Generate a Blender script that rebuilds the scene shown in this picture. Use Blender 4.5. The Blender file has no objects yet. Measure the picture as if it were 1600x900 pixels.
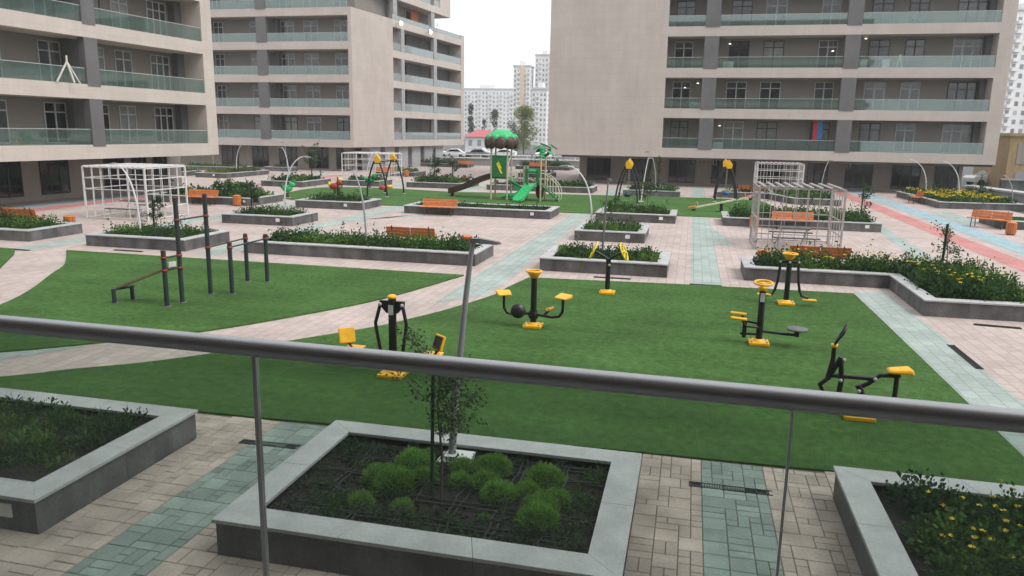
import bpy, math, random
import numpy as np
from mathutils import Vector, Matrix
random.seed(7); rng = np.random.default_rng(7)
sc = bpy.context.scene; col = sc.collection
pi = math.pi; R_ = math.radians

# ------------------------------------------------------------------ camera, sky, sun, exposure
def setup_view():
    H = 4.2; F = 1180.0; pitch = 0.2036; roll = 0.0174; yaw = 0.2283
    fw = Vector((-math.sin(yaw)*math.cos(pitch), math.cos(yaw)*math.cos(pitch), -math.sin(pitch)))
    r0 = Vector((math.cos(yaw), math.sin(yaw), 0)); u0 = r0.cross(fw)
    r = r0*math.cos(roll)+u0*math.sin(roll); u = -r0*math.sin(roll)+u0*math.cos(roll)
    cam = bpy.data.cameras.new('camera'); o = bpy.data.objects.new('camera', cam); col.objects.link(o)
    m = Matrix((r, u, -fw)).transposed().to_4x4(); m.translation = (0, 0, H); o.matrix_world = m
    cam.sensor_width = 36; cam.lens = 36*F/1600; cam.clip_start = .05; cam.clip_end = 4000
    sc.camera = o
setup_view()
SUN_EL, SUN_AZ = 52, 108            # soft sun behind cloud, to the right and a little behind
w = bpy.data.worlds.new('World'); sc.world = w; w.use_nodes = True
nt = w.node_tree; nt.nodes.clear()
sky = nt.nodes.new('ShaderNodeTexSky'); sky.sky_type = 'NISHITA'; sky.sun_disc = False
sky.sun_elevation = R_(SUN_EL); sky.sun_rotation = R_(SUN_AZ); sky.dust_density = 6; sky.air_density = 1.5; sky.ozone_density = 1
hs = nt.nodes.new('ShaderNodeHueSaturation'); hs.inputs['Saturation'].default_value = .13
mx = nt.nodes.new('ShaderNodeMix'); mx.data_type = 'RGBA'; mx.inputs[0].default_value = .62
mx.inputs[7].default_value = (12.6, 12.9, 13.3, 1)      # even cloud deck
bg = nt.nodes.new('ShaderNodeBackground'); bg.inputs['Strength'].default_value = .088
out = nt.nodes.new('ShaderNodeOutputWorld')
nt.links.new(sky.outputs[0], hs.inputs['Color']); nt.links.new(hs.outputs[0], mx.inputs[6])
nt.links.new(mx.outputs[2], bg.inputs['Color']); nt.links.new(bg.outputs[0], out.inputs['Surface'])
sun = bpy.data.lights.new('sun', 'SUN'); sun.energy = 1.1; sun.angle = R_(25); sun.color = (1, .965, .92)
so = bpy.data.objects.new('sun', sun); col.objects.link(so)
so.rotation_euler = (R_(90-SUN_EL), 0, R_(180-SUN_AZ)); so.location = (0, 0, 60)
sc.view_settings.view_transform = 'Standard'; sc.view_settings.look = 'None'
sc.view_settings.gamma = 1; sc.view_settings.use_curve_mapping = False
sc.view_settings.exposure = 0.66
sc.cycles.max_bounces = 4; sc.cycles.transparent_max_bounces = 10; sc.cycles.diffuse_bounces = 3; sc.cycles.glossy_bounces = 2; sc.cycles.transmission_bounces = 2
sc.cycles.use_adaptive_sampling = True; sc.cycles.adaptive_threshold = .02; sc.cycles.use_light_tree = False

# ------------------------------------------------------------------ materials
MATS = {}
def mat(name, c, rough=.65, metal=0, var=.12, scale=3., bump=0, bscale=60., island=0, rnd=0, spec=.4, streak=0, fine=0, trans=0, leaf=0, band=0):
    m = bpy.data.materials.new(name); m.use_nodes = True; n = m.node_tree.nodes; l = m.node_tree.links
    b = n['Principled BSDF']; b.inputs['Roughness'].default_value = rough; b.inputs['Metallic'].default_value = metal
    b.inputs['Specular IOR Level'].default_value = spec
    g = n.new('ShaderNodeNewGeometry')
    def noise(s, det=4, st=None):
        t = n.new('ShaderNodeTexNoise'); t.inputs['Scale'].default_value = s; t.inputs['Detail'].default_value = det
        if st:
            mp = n.new('ShaderNodeMapping'); mp.inputs['Scale'].default_value = st
            l.new(g.outputs['Position'], mp.inputs[0]); l.new(mp.outputs[0], t.inputs['Vector'])
        else: l.new(g.outputs['Position'], t.inputs['Vector'])
        return t.outputs['Fac']
    def remap(s, a, bb, lo=.3, hi=.7):
        r = n.new('ShaderNodeMapRange'); r.inputs[1].default_value = lo; r.inputs[2].default_value = hi
        r.inputs[3].default_value = a; r.inputs[4].default_value = bb; l.new(s, r.inputs[0]); return r.outputs[0]
    fac = remap(noise(scale), 1-var, 1+var)
    def mul(a, bb):
        q = n.new('ShaderNodeMath'); q.operation = 'MULTIPLY'; l.new(a, q.inputs[0]); l.new(bb, q.inputs[1]); return q.outputs[0]
    if fine: fac = mul(fac, remap(noise(scale*14, 3), 1-fine, 1+fine))
    if streak: fac = mul(fac, remap(noise(1.0, 5, (2.2, 2.2, .35)), 1-streak, 1+streak*.6))
    if island: fac = mul(fac, remap(g.outputs['Random Per Island'], 1-island, 1+island, 0, 1))
    if rnd:
        oi = n.new('ShaderNodeObjectInfo'); fac = mul(fac, remap(oi.outputs['Random'], 1-rnd, 1+rnd, 0, 1))
    v = n.new('ShaderNodeVectorMath'); v.operation = 'SCALE'; v.inputs[0].default_value = c[:3]; l.new(fac, v.inputs['Scale'])
    l.new(v.outputs[0], b.inputs['Base Color'])
    if bump:
        bp = n.new('ShaderNodeBump'); bp.inputs['Strength'].default_value = bump; bp.inputs['Distance'].default_value = .02
        l.new(noise(bscale, 5), bp.inputs['Height']); l.new(bp.outputs[0], b.inputs['Normal'])
    if trans: b.inputs['Transmission Weight'].default_value = trans
    if leaf:
        tr = n.new('ShaderNodeBsdfTranslucent'); l.new(v.outputs[0], tr.inputs[0]); ms = n.new('ShaderNodeMixShader'); ms.inputs[0].default_value = leaf
        o = n['Material Output']; l.new(b.outputs[0], ms.inputs[1]); l.new(tr.outputs[0], ms.inputs[2]); l.new(ms.outputs[0], o.inputs[0])
    if band:
        bn = remap(noise(1.0, 3, (.12, 1.5, 1)), 1-band, 1+band); src = v.inputs['Scale'].links[0].from_socket; l.new(mul(src, bn), v.inputs['Scale'])
    MATS[name] = m; return m
def glassmat(name, tint, refl=.12, haze=0, hcol=(.3, .36, .34), rough=.03):
    m = bpy.data.materials.new(name); m.use_nodes = True; n = m.node_tree.nodes; l = m.node_tree.links; n.clear()
    o = n.new('ShaderNodeOutputMaterial'); t = n.new('ShaderNodeBsdfTransparent'); t.inputs[0].default_value = (*tint, 1)
    g = n.new('ShaderNodeBsdfGlossy'); g.inputs['Roughness'].default_value = rough; g.inputs['Color'].default_value = (.9, .95, .95, 1)
    fr = n.new('ShaderNodeFresnel'); gi = n.new('ShaderNodeNewGeometry'); mr = n.new('ShaderNodeMapRange'); mr.inputs[3].default_value = 1.5; mr.inputs[4].default_value = 1/1.5; l.new(gi.outputs['Backfacing'], mr.inputs[0]); l.new(mr.outputs[0], fr.inputs[0])
    ad = n.new('ShaderNodeMath'); ad.operation = 'ADD'; ad.inputs[1].default_value = refl; ad.use_clamp = True; l.new(fr.outputs[0], ad.inputs[0])
    mx = n.new('ShaderNodeMixShader'); l.new(ad.outputs[0], mx.inputs[0])
    src = t.outputs[0]
    if haze:
        d = n.new('ShaderNodeBsdfDiffuse'); d.inputs[0].default_value = (*hcol, 1)
        m2 = n.new('ShaderNodeMixShader'); m2.inputs[0].default_value = haze; l.new(t.outputs[0], m2.inputs[1]); l.new(d.outputs[0], m2.inputs[2]); src = m2.outputs[0]
    l.new(src, mx.inputs[1]); l.new(g.outputs[0], mx.inputs[2]); l.new(mx.outputs[0], o.inputs[0])
    MATS[name] = m; return m
def emit(name, c, s):
    m = bpy.data.materials.new(name); m.use_nodes = True; n = m.node_tree.nodes; l = m.node_tree.links
    b = n['Principled BSDF']; b.inputs['Base Color'].default_value = (*c, 1); b.inputs['Emission Color'].default_value = (*c, 1); b.inputs['Emission Strength'].default_value = s; m.cycles.emission_sampling = 'NONE'
    MATS[name] = m
def pavemat(name, c, var=.1, mort=.62):
    m = mat(name, c, .8, var=var, scale=.55, fine=.07, bump=.15, bscale=45)
    n = m.node_tree.nodes; l = m.node_tree.links; b = n['Principled BSDF']
    g = n.new('ShaderNodeNewGeometry')
    br = n.new('ShaderNodeTexBrick'); br.inputs['Scale'].default_value = 1
    br.inputs['Brick Width'].default_value = .4; br.inputs['Row Height'].default_value = .26; br.inputs['Mortar Size'].default_value = .008
    br.inputs['Color1'].default_value = (.9, .9, .9, 1); br.inputs['Color2'].default_value = (1.08, 1.08, 1.08, 1); br.inputs['Mortar'].default_value = (mort, mort, mort, 1)
    mp = n.new('ShaderNodeMapping'); mp.inputs['Rotation'].default_value = (0, 0, pi/2)
    l.new(g.outputs['Position'], mp.inputs[0]); l.new(mp.outputs[0], br.inputs['Vector'])
    v = n.new('ShaderNodeVectorMath'); v.operation = 'MULTIPLY'
    src = b.inputs['Base Color'].links[0].from_socket
    l.new(src, v.inputs[0]); l.new(br.outputs['Color'], v.inputs[1]); l.new(v.outputs[0], b.inputs['Base Color'])
    return m
def panelmat(name, c, pw, ph):
    m = mat(name, c, .7, var=.06, scale=.5, fine=.03, streak=.05, bump=.03)
    n = m.node_tree.nodes; l = m.node_tree.links; b = n['Principled BSDF']
    tc = n.new('ShaderNodeTexCoord'); sep = n.new('ShaderNodeSeparateXYZ'); cmb = n.new('ShaderNodeCombineXYZ'); ad = n.new('ShaderNodeMath'); ad.operation = 'ADD'
    l.new(tc.outputs['Object'], sep.inputs[0]); l.new(sep.outputs[0], ad.inputs[0]); l.new(sep.outputs[1], ad.inputs[1]); l.new(ad.outputs[0], cmb.inputs[0]); l.new(sep.outputs[2], cmb.inputs[1])
    br = n.new('ShaderNodeTexBrick'); br.inputs['Scale'].default_value = 1; br.offset = .5
    br.inputs['Brick Width'].default_value = pw; br.inputs['Row Height'].default_value = ph; br.inputs['Mortar Size'].default_value = .007
    br.inputs['Color1'].default_value = (.975,)*3+(1,); br.inputs['Color2'].default_value = (1.018,)*3+(1,); br.inputs['Mortar'].default_value = (.80,)*3+(1,)
    l.new(cmb.outputs[0], br.inputs['Vector'])
    v = n.new('ShaderNodeVectorMath'); v.operation = 'MULTIPLY'; src = b.inputs['Base Color'].links[0].from_socket
    l.new(src, v.inputs[0]); l.new(br.outputs['Color'], v.inputs[1]); l.new(v.outputs[0], b.inputs['Base Color'])
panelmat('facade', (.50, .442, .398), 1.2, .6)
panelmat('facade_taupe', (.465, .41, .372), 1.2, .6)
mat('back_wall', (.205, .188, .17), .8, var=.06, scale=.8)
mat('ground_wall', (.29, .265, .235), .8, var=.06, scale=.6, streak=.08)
mat('dark_cladding', (.125, .123, .125), .6, var=.1, scale=1.2, fine=.06)
mat('pier_grey', (.33, .33, .335), .7)
mat('frame_dark', (.022, .021, .021), .45, spec=.5)
mat('frame_grey', (.42, .425, .425), .45)
mat('pane_dark', (.018, .021, .023), .08, var=.3, scale=.7, spec=.8, rnd=.5)
mat('pane_mid', (.06, .066, .066), .1, var=.4, scale=.9, spec=.8, rnd=.5)
mat('pane_curtain', (.20, .205, .19), .25, var=.2, scale=2.5, spec=.6, rnd=.3)
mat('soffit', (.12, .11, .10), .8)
pavemat('paving', (.43, .355, .325))
pavemat('paving_teal', (.31, .362, .335), .14)
pavemat('lane_red', (.46, .20, .185), .1); pavemat('lane_blue', (.27, .39, .43), .1)
mat('paver_pink', (.405, .335, .29), .8, var=.26, scale=2.1, fine=.1, bump=.25, bscale=40, rnd=.11, island=.11)
mat('paver_teal', (.24, .295, .265), .8, var=.2, scale=2.2, fine=.12, bump=.25, bscale=40, rnd=.16, island=.16)
mat('joint', (.14, .12, .10), .95, var=.25, scale=6)
mat('asphalt', (.10, .10, .10), .9, var=.15, scale=.3, fine=.1)
mat('turf', (.062, .134, .036), .9, var=.16, scale=.5, fine=.24, bump=1, bscale=95, spec=.12, band=.13)
mat('granite', (.112, .109, .109), .62, var=.3, scale=2.4, fine=.2, streak=.4, rnd=.12, bump=.06)
mat('coping', (.41, .415, .415), .5, var=.13, scale=2.6, fine=.1, rnd=.06, bump=.04)
mat('soil', (.019, .016, .012), .95, var=.4, scale=6, fine=.3, bump=1, bscale=25)
mat('bark', (.09, .07, .05), .9, var=.2, scale=20)
mat('stake', (.018, .05, .03), .6)
for nm, c in {'leaf_dark': (.034, .072, .026), 'leaf_mid': (.055, .12, .03), 'leaf_light': (.11, .20, .04), 'leaf_yellow': (.17, .20, .035), 'leaf_bush': (.17, .335, .065), 'leaf_olive': (.07, .10, .045), 'leaf_far': (.08, .12, .06), 'leaf_willow': (.24, .30, .12)}.items():
    mat(nm, c, .6, var=.25, scale=2.5, island=.38, spec=.25, leaf=.4)
mat('petal_yellow', (.62, .47, .02), .6, island=.2)
mat('wood_orange', (.52, .165, .045), .5, var=.14, scale=5, fine=.1, rnd=.1)
mat('wood_red', (.30, .075, .03), .5, var=.14, scale=5, fine=.1, rnd=.1)
mat('wood_pale', (.23, .17, .10), .6, var=.15, scale=6, fine=.1)
mat('steel_frame', (.06, .06, .06), .5, metal=.3)
mat('white_tube', (.62, .61, .60), .45)
mat('grey_tube', (.36, .34, .335), .45)
mat('lamp_white', (.58, .59, .60), .4); mat('lamp_grey', (.30, .31, .32), .4, metal=.2); mat('lamp_dark', (.10, .105, .11), .45)
mat('black_paint', (.012, .012, .014), .38, spec=.5)
mat('yellow_paint', (.80, .42, .012), .42, var=.1, scale=6, spec=.5)
mat('yellow_bright', (.80, .62, .03), .45)
mat('orange_plastic', (.72, .21, .03), .45); mat('red_paint', (.42, .035, .025), .45)
mat('clamp_red', (.24, .04, .03), .5); mat('slate_post', (.028, .04, .042), .45); mat('brown_post', (.055, .035, .03), .5)
mat('green_plastic', (.012, .16, .045), .42); mat('green_light', (.035, .42, .14), .4); mat('brown_plastic', (.07, .036, .03), .45)
mat('tan_post', (.46, .40, .26), .5); mat('cream', (.66, .62, .44), .5); mat('blue_plastic', (.02, .10, .30), .45)
mat('plate_grey', (.12, .12, .125), .5); mat('sticker', (.5, .5, .5), .6); mat('white_plate', (.72, .72, .71), .5)
mat('hose', (.03, .031, .033), .35); mat('grate', (.035, .04, .04), .6, metal=.5)
mat('rail_steel', (.43, .435, .445), .42, metal=.8, var=.04, scale=8)
mat('post_steel', (.55, .55, .555), .35, metal=.6, var=.04)
mat('far_white', (.74, .73, .72), .8, var=.05, scale=.05); mat('far_beige', (.62, .50, .36), .8, var=.05, scale=.05); mat('far_grey', (.55, .54, .55), .8)
mat('far_pane', (.27, .29, .31), .3, island=.5); mat('roof_red', (.42, .12, .13), .7); mat('sandstone', (.36, .27, .15), .85, var=.1, streak=.1)
mat('car_white', (.75, .75, .75), .25, spec=.6); mat('car_grey', (.2, .21, .22), .25, spec=.6); mat('car_glass', (.02, .022, .025), .1, spec=.7); mat('tyre', (.02, .02, .02), .8)
mat('concrete', (.30, .30, .295), .8, var=.12, scale=.8, streak=.15); mat('rail_white', (.72, .73, .74), .4)
mat('flag_red', (.55, .04, .05), .7); mat('flag_blue', (.03, .2, .5), .7); mat('plaster', (.58, .55, .5), .8)
glassmat('balcony_glass', (.66, .79, .75), .07, .13, (.24, .32, .30))
glassmat('balcony_glass_pale', (.45, .5, .5), .07, .6, (.36, .40, .40))
glassmat('rail_glass', (.80, .84, .82), .01, .012, (.20, .24, .22), .02)
emit('lit', (1, .93, .85), 1.6); emit('lit_warm', (1, .8, .5), 1.2); emit('spot_glow', (1, .95, .9), 6)

# ------------------------------------------------------------------ mesh helpers
class MB:
    def __init__(s): s.v = []; s.f = []; s.sm = []
    def add(s, vs, fs, smooth=False, M=None):
        o = len(s.v); s.v += [tuple(M @ Vector(p)) for p in vs] if M else [tuple(p) for p in vs]
        s.f += [tuple(i+o for i in f) for f in fs]; s.sm += [smooth]*len(fs); return s
    def box(s, x0, x1, y0, y1, z0, z1, M=None):
        return s.add([(x0,y0,z0),(x1,y0,z0),(x1,y1,z0),(x0,y1,z0),(x0,y0,z1),(x1,y0,z1),(x1,y1,z1),(x0,y1,z1)],
                     [(0,3,2,1),(4,5,6,7),(0,1,5,4),(1,2,6,5),(2,3,7,6),(3,0,4,7)], False, M)
    def tube(s, pts, r, n=8, caps=True, flat=1.0):
        P = [Vector(p) for p in pts]; k = len(P); rr = r if isinstance(r, (list, tuple)) else [r]*k
        T = [(P[min(i+1,k-1)]-P[max(i-1,0)]).normalized() for i in range(k)]
        a = Vector((0,0,1)) if abs(T[0].z) < .9 else Vector((1,0,0)); u = T[0].cross(a).normalized(); vs = []
        for i in range(k):
            u = (u-T[i]*u.dot(T[i])).normalized(); w_ = T[i].cross(u)
            for j in range(n):
                t = 2*pi*j/n+pi/n; vs.append(P[i]+(u*math.cos(t)+w_*math.sin(t)*flat)*rr[i])
        fs = [(i*n+j, i*n+(j+1)%n, (i+1)*n+(j+1)%n, (i+1)*n+j) for i in range(k-1) for j in range(n)]
        s.add(vs, fs, n > 4)
        if caps: s.add(vs[:n], [tuple(range(n))[::-1]]); s.add(vs[-n:], [tuple(range(n))])
        return s
    def bar(s, a, b, wd): return s.tube([a, b], wd*.7071, 4)
    def lathe(s, prof, n=16, M=None):
        vs = [(r*math.cos(2*pi*j/n), r*math.sin(2*pi*j/n), z) for r, z in prof for j in range(n)]
        k = len(prof); fs = [(i*n+j, i*n+(j+1)%n, (i+1)*n+(j+1)%n, (i+1)*n+j) for i in range(k-1) for j in range(n)]
        return s.add(vs, fs, True, M)
    def torus(s, R, r, n=20, m=6, M=None):
        vs = [((R+r*math.cos(2*pi*j/m))*math.cos(2*pi*i/n), (R+r*math.cos(2*pi*j/m))*math.sin(2*pi*i/n), r*math.sin(2*pi*j/m)) for i in range(n) for j in range(m)]
        return s.add(vs, [(i*m+j, ((i+1)%n)*m+j, ((i+1)%n)*m+(j+1)%m, i*m+(j+1)%m) for i in range(n) for j in range(m)], True, M)
    def ell(s, c, r, nu=12, nv=8, M=None):
        prof = [(math.sin(pi*i/nv), -math.cos(pi*i/nv)) for i in range(nv+1)]
        T = Matrix.Translation(c) @ Matrix.Diagonal((*r, 1)); return s.lathe(prof, nu, (M @ T) if M else T)
    def prism(s, poly, z0, z1):
        n = len(poly); vs = [(x,y,z0) for x,y in poly]+[(x,y,z1) for x,y in poly]
        return s.add(vs, [tuple(range(n))[::-1], tuple(range(n,2*n))]+[(i,(i+1)%n,n+(i+1)%n,n+i) for i in range(n)])
    def mesh(s, name):
        me = bpy.data.meshes.new(name); me.from_pydata(s.v, [], s.f)
        me.polygons.foreach_set('use_smooth', s.sm); me.update(); return me
    def build(s, name, m, parent=None, loc=None, rot=None, bevel=0):
        me = s.mesh(name); me.materials.append(MATS[m]); o = bpy.data.objects.new(name, me); col.objects.link(o)
        if parent: o.parent = parent
        if loc: o.location = loc
        if rot: o.rotation_euler = rot
        if bevel:
            b = o.modifiers.new('bevel', 'BEVEL'); b.width = bevel; b.segments = 2; b.limit_method = 'ANGLE'
        return o
def tag(o, label, cat=None, group=None, kind=None):
    o['label'] = label
    if cat: o['category'] = cat
    if group: o['group'] = group
    if kind: o['kind'] = kind
    return o
def thing(name, loc, label, cat, rz=0, group=None):
    o = bpy.data.objects.new(name, None); col.objects.link(o); o.location = loc; o.rotation_euler.z = rz; o.empty_display_size = .2
    return tag(o, label, cat, group)
def struct(o): o['kind'] = 'structure'; return o
def dup(root, loc, rz, label):
    r = root.copy(); col.objects.link(r); r.location = loc; r.rotation_euler.z = rz; r['label'] = label
    for ch in root.children:
        c = ch.copy(); col.objects.link(c); c.parent = r
        for g in ch.children:
            d = g.copy(); col.objects.link(d); d.parent = c
    return r
def sheet(name, poly, z, m, th=0):
    b = MB()
    if th: b.prism(poly, z-th, z)
    else: b.add([(x,y,z) for x,y in poly], [tuple(range(len(poly)))])
    return b.build(name, m)
def smooth_poly(pts, n=4):
    out = []; k = len(pts)
    for i in range(k-1):
        p0, p1, p2, p3 = [Vector(pts[max(0, min(k-1, j))]) for j in (i-1, i, i+1, i+2)]
        for t in [q/n for q in range(n)]:
            out.append(tuple(.5*((2*p1)+(p2-p0)*t+(2*p0-5*p1+4*p2-p3)*t*t+(3*p1-p0-3*p2+p3)*t**3)))
    return out+[tuple(pts[-1])]

# leaves as real little faces -------------------------------------------------
def unit(a): return a/np.maximum(np.linalg.norm(a, axis=1, keepdims=True), 1e-6)
def leaf_mesh(name, P, D, L, W, mats, idx=None, droop=.12):
    n = len(P); D = unit(D); S = unit(np.cross(D, unit(rng.normal(size=(n, 3))))); N = np.cross(D, S)
    L = np.broadcast_to(L, n)[:, None]; W = np.broadcast_to(W, n)[:, None]
    V = np.empty((n, 4, 3)); V[:, 0] = P; V[:, 1] = P+D*L*.5+S*W*.5+N*W*.18; V[:, 2] = P+D*L-np.array([0, 0, droop])*L; V[:, 3] = P+D*L*.5-S*W*.5+N*W*.18
    me = bpy.data.meshes.new(name); me.vertices.add(n*4); me.vertices.foreach_set('co', V.ravel())
    me.loops.add(n*4); me.loops.foreach_set('vertex_index', np.arange(n*4, dtype=np.int32)); me.polygons.add(n)
    me.polygons.foreach_set('loop_start', np.arange(0, n*4, 4, dtype=np.int32))
    for m in mats: me.materials.append(MATS[m])
    if idx is not None: me.polygons.foreach_set('material_index', np.asarray(idx, dtype=np.int32))
    me.update(calc_edges=True); me.validate(); return me
def leaf_obj(name, me, parent=None, loc=None):
    o = bpy.data.objects.new(name, me); col.objects.link(o)
    if parent: o.parent = parent
    if loc: o.location = loc
    return o
def inside(poly, x, y):
    r = np.zeros(len(x), bool); n = len(poly)
    for i in range(n):
        (x0, y0), (x1, y1) = poly[i], poly[(i+1) % n]
        c = ((y0 > y) != (y1 > y)) & (x < (x1-x0)*(y-y0)/((y1-y0) if y1 != y0 else 1e-9)+x0); r ^= c
    return r
def clumps(centers, rad, hgt, per, L, W, z0, up=.5, matidx=None):
    """leaf positions on many little domes"""
    C = np.repeat(np.asarray(centers, float), per, axis=0); n = len(C)
    rad = np.repeat(rad, per); hgt = np.repeat(hgt, per)
    d = unit(rng.normal(size=(n, 3))); d[:, 2] = np.abs(d[:, 2]); q = rng.uniform(.45, 1, n)
    P = np.stack([C[:, 0]+d[:, 0]*rad*q, C[:, 1]+d[:, 1]*rad*q, z0+d[:, 2]*hgt*q], 1)
    D = d*np.array([1, 1, .6])+np.array([0, 0, up])+rng.normal(scale=.45, size=(n, 3))
    return P, D, L*rng.uniform(.6, 1.3, n), W*rng.uniform(.7, 1.3, n), (np.repeat(matidx, per) if matidx is not None else None)

# ------------------------------------------------------------------ setting: ground, lawns, strips
Z0 = -.014
struct(sheet('ground', [(-560,-60),(560,-60),(560,580),(-560,580)], -.06, 'asphalt'))['label'] = 'grey asphalt ground around the plaza'
pv = struct(sheet('paving', [(-80,2.6),(19.2,2.6),(19.2,61),(21.5,69),(21.5,72),(-8,72),(-8,93),(-60,93),(-80,93)], Z0, 'paving'))
nearbed = struct(sheet('paver_bed', [(-11,3.2),(6.5,3.2),(6.5,9.9),(-11,9.5)], Z0+.003, 'joint'))
tl = []
for p in [[(-22.55,21.0),(-21.55,21.0),(-21.55,60),(-22.55,60)], [(-16.3,22.2),(-15.3,22.2),(-15.3,60),(-16.3,60)],
          [(-6.05,17.5),(-5.0,18.7),(-5.0,60),(-6.05,60)], [(.18,22.05),(1.05,22.05),(1.05,40.7),(.18,40.7)], [(1.05,30.6),(1.9,30.6),(1.05,36.8)],
          [(4.62,10.1),(5.55,10.1),(5.55,22.4),(4.62,22.4)], [(7.75,26),(8.5,26),(9.35,40.3),(8.75,40.3)], [(.1,54.2),(1.1,54.2),(1.1,67),(.1,67)],
          [(-13.2,10.0),(-12.2,10.4),(-11.2,11.9),(-12.4,11.3)], [(13.6,42),(15.0,44),(15.0,50),(13.9,50)], [(-15.25,32.0),(-15.25,33.4),(-12.5,36.2),(-13.6,36.2)]]:
    tl.append(struct(sheet('teal_path', p, Z0+.005, 'paving_teal')))
for nm, p, m in [('red_lane', [(10.75,20),(11.75,20),(11.9,68),(10.9,68)], 'lane_red'), ('blue_lane', [(12.35,20),(13.5,20),(13.6,68),(12.5,68)], 'lane_blue'),
                 ('red_lane', [(-32.4,27),(-31.2,27),(-31.2,66),(-32.4,66)], 'lane_red'), ('blue_lane', [(-33.9,27),(-33.0,27),(-33.0,66),(-33.9,66)], 'lane_blue')]:
    struct(sheet(nm, p, Z0+.005, m))
LZ = .022
up_edge = smooth_poly([(-6.39,21.17),(-7.41,17.53),(-8.61,15.16),(-9.77,13.4),(-11.02,12.2),(-12.39,11.06),(-14.5,9.9)])
lf_edge = smooth_poly([(-14.9,11.5),(-15.63,14.1),(-16.39,15.7),(-17.61,17.64),(-18.48,19.03),(-20.51,21.26)])
lawnA = up_edge+lf_edge
low = smooth_poly([(-13.5,8.4),(-11.12,9.86),(-10.34,10.52),(-9.46,11.17),(-8.53,12.12),(-7.42,13.54),(-6.46,14.8),(-6.01,15.65),(-5.46,16.88),(-4.85,18.7),(-4.72,19.84),(-4.47,21.39)])
lawnB = low+[(-.16,21.75),(4.55,21.93),(4.6,15.6),(4.62,9.88),(1.57,9.71),(-.42,9.66),(-5.96,9.4),(-10.6,9.3),(-13.5,8.4)]
farL = smooth_poly([(-21,40.2),(-24.4,42),(-25.7,44.5),(-26.4,48.9),(-25.6,51.2),(-22,52.2),(-16.5,51.0)])+[(-6.55,52.6),(1.68,53.6)]+smooth_poly([(4.4,53.2),(4.9,50),(4.66,46.75),(3.3,43.5),(1.76,40.9)])+[(-.5,40.9),(-5.83,40.2),(-15,40.2)]
for p in (lawnA, lawnB, [(-26,21.1),(-22.3,20.95),(-21.43,20.07),(-19.7,17.92),(-19.4,16),(-26,16)], farL):
    struct(sheet('lawn', p, LZ, 'turf', .05))

# near pavers, piece by piece
def paver_mesh(wd, ht):
    g = .004; c = .006; x, y = wd/2-g, ht/2-g; b = MB()
    vs = [(-x,-y,-.02),(x,-y,-.02),(x,y,-.02),(-x,y,-.02),(-x,-y,-c),(x,-y,-c),(x,y,-c),(-x,y,-c),(-x+c,-y+c,0),(x-c,-y+c,0),(x-c,y-c,0),(-x+c,y-c,0)]
    fs = [(8,9,10,11)]+[(i,(i+1)%4,4+(i+1)%4,4+i) for i in range(4)]+[(4+i,4+(i+1)%4,8+(i+1)%4,8+i) for i in range(4)]
    return vs, fs
U = .131; PAV = {}
def fill(x0, x1, y0, y1, m):
    nx = max(1, round((x1-x0)/U)); ny = max(1, round((y1-y0)/U)); ux = (x1-x0)/nx; uy = (y1-y0)/ny
    g = [[0]*ny for _ in range(nx)]; res = []
    for j in range(ny):
        for i in range(nx):
            if g[i][j]: continue
            opts = [(2,2)]*5+[(2,1)]*3+[(1,2)]*3+[(1,1)]*2+[(3,2)]*2; random.shuffle(opts)
            for a, b in opts+[(1,1)]:
                if i+a <= nx and j+b <= ny and all(not g[i+p][j+q] for p in range(a) for q in range(b)):
                    for p in range(a):
                        for q in range(b): g[i+p][j+q] = 1
                    res.append((x0+(i+a/2)*ux, y0+(j+b/2)*uy, round(a*ux, 4), round(b*uy, 4), m)); break
    return res
pav = []
for x0, x1, m in [(-6.40,-5.6,'paver_pink'),(-5.6,-4.83,'paver_teal'),(-4.83,-4.38,'paver_pink')]: pav += fill(x0, x1, 4.6, 9.38, m)
for x0, x1, m in [(-.4,.36,'paver_pink'),(.36,1.13,'paver_teal'),(1.13,1.9,'paver_pink')]: pav += fill(x0, x1, 5.0, 9.66, m)
pav += fill(-9.2, -6.4, 4.6, 5.9, 'paver_pink'); pav += fill(-4.38, -.4, 5.0, 6.05, 'paver_pink'); pav += fill(1.9, 4.6, 9.0, 9.78, 'paver_pink'); pav += fill(-9.4, -6.4, 8.5, 9.33, 'paver_pink')
def vis(p):  # the biggest in the picture first
    x, y = p[0], p[1]; hidden = (-4.5 < x < -.3 and y < 6.05)
    hidden = hidden or (y > 8.4 and x < -6.9) or (y > 8.9 and x > 1.9); return (hidden, -p[2]*p[3]*(1 if y > 5.1 else .01))
pav.sort(key=vis)
for k, (x, y, a, b, m) in enumerate(pav[:300]):
    key = (a, b, m)
    if key not in PAV:
        vs, fs = paver_mesh(a, b); PAV[key] = MB().add(vs, fs).mesh('paver'); PAV[key].materials.append(MATS[m])
    o = bpy.data.objects.new('paver', PAV[key]); col.objects.link(o); o.parent = pv; o.location = (x, y, random.uniform(-.002, .002)); o.rotation_euler = (random.gauss(0,.004), random.gauss(0,.004), 0)
for m in ('paver_pink', 'paver_teal'):
    b = MB()
    for x, y, a, c, mm in pav[300:]:
        if mm == m: vs, fs = paver_mesh(a, c); b.add([(p+x, q+y, r) for p, q, r in vs], fs)
    if b.v: o = b.build('paver_field', m, pv); o['kind'] = 'stuff'
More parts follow.
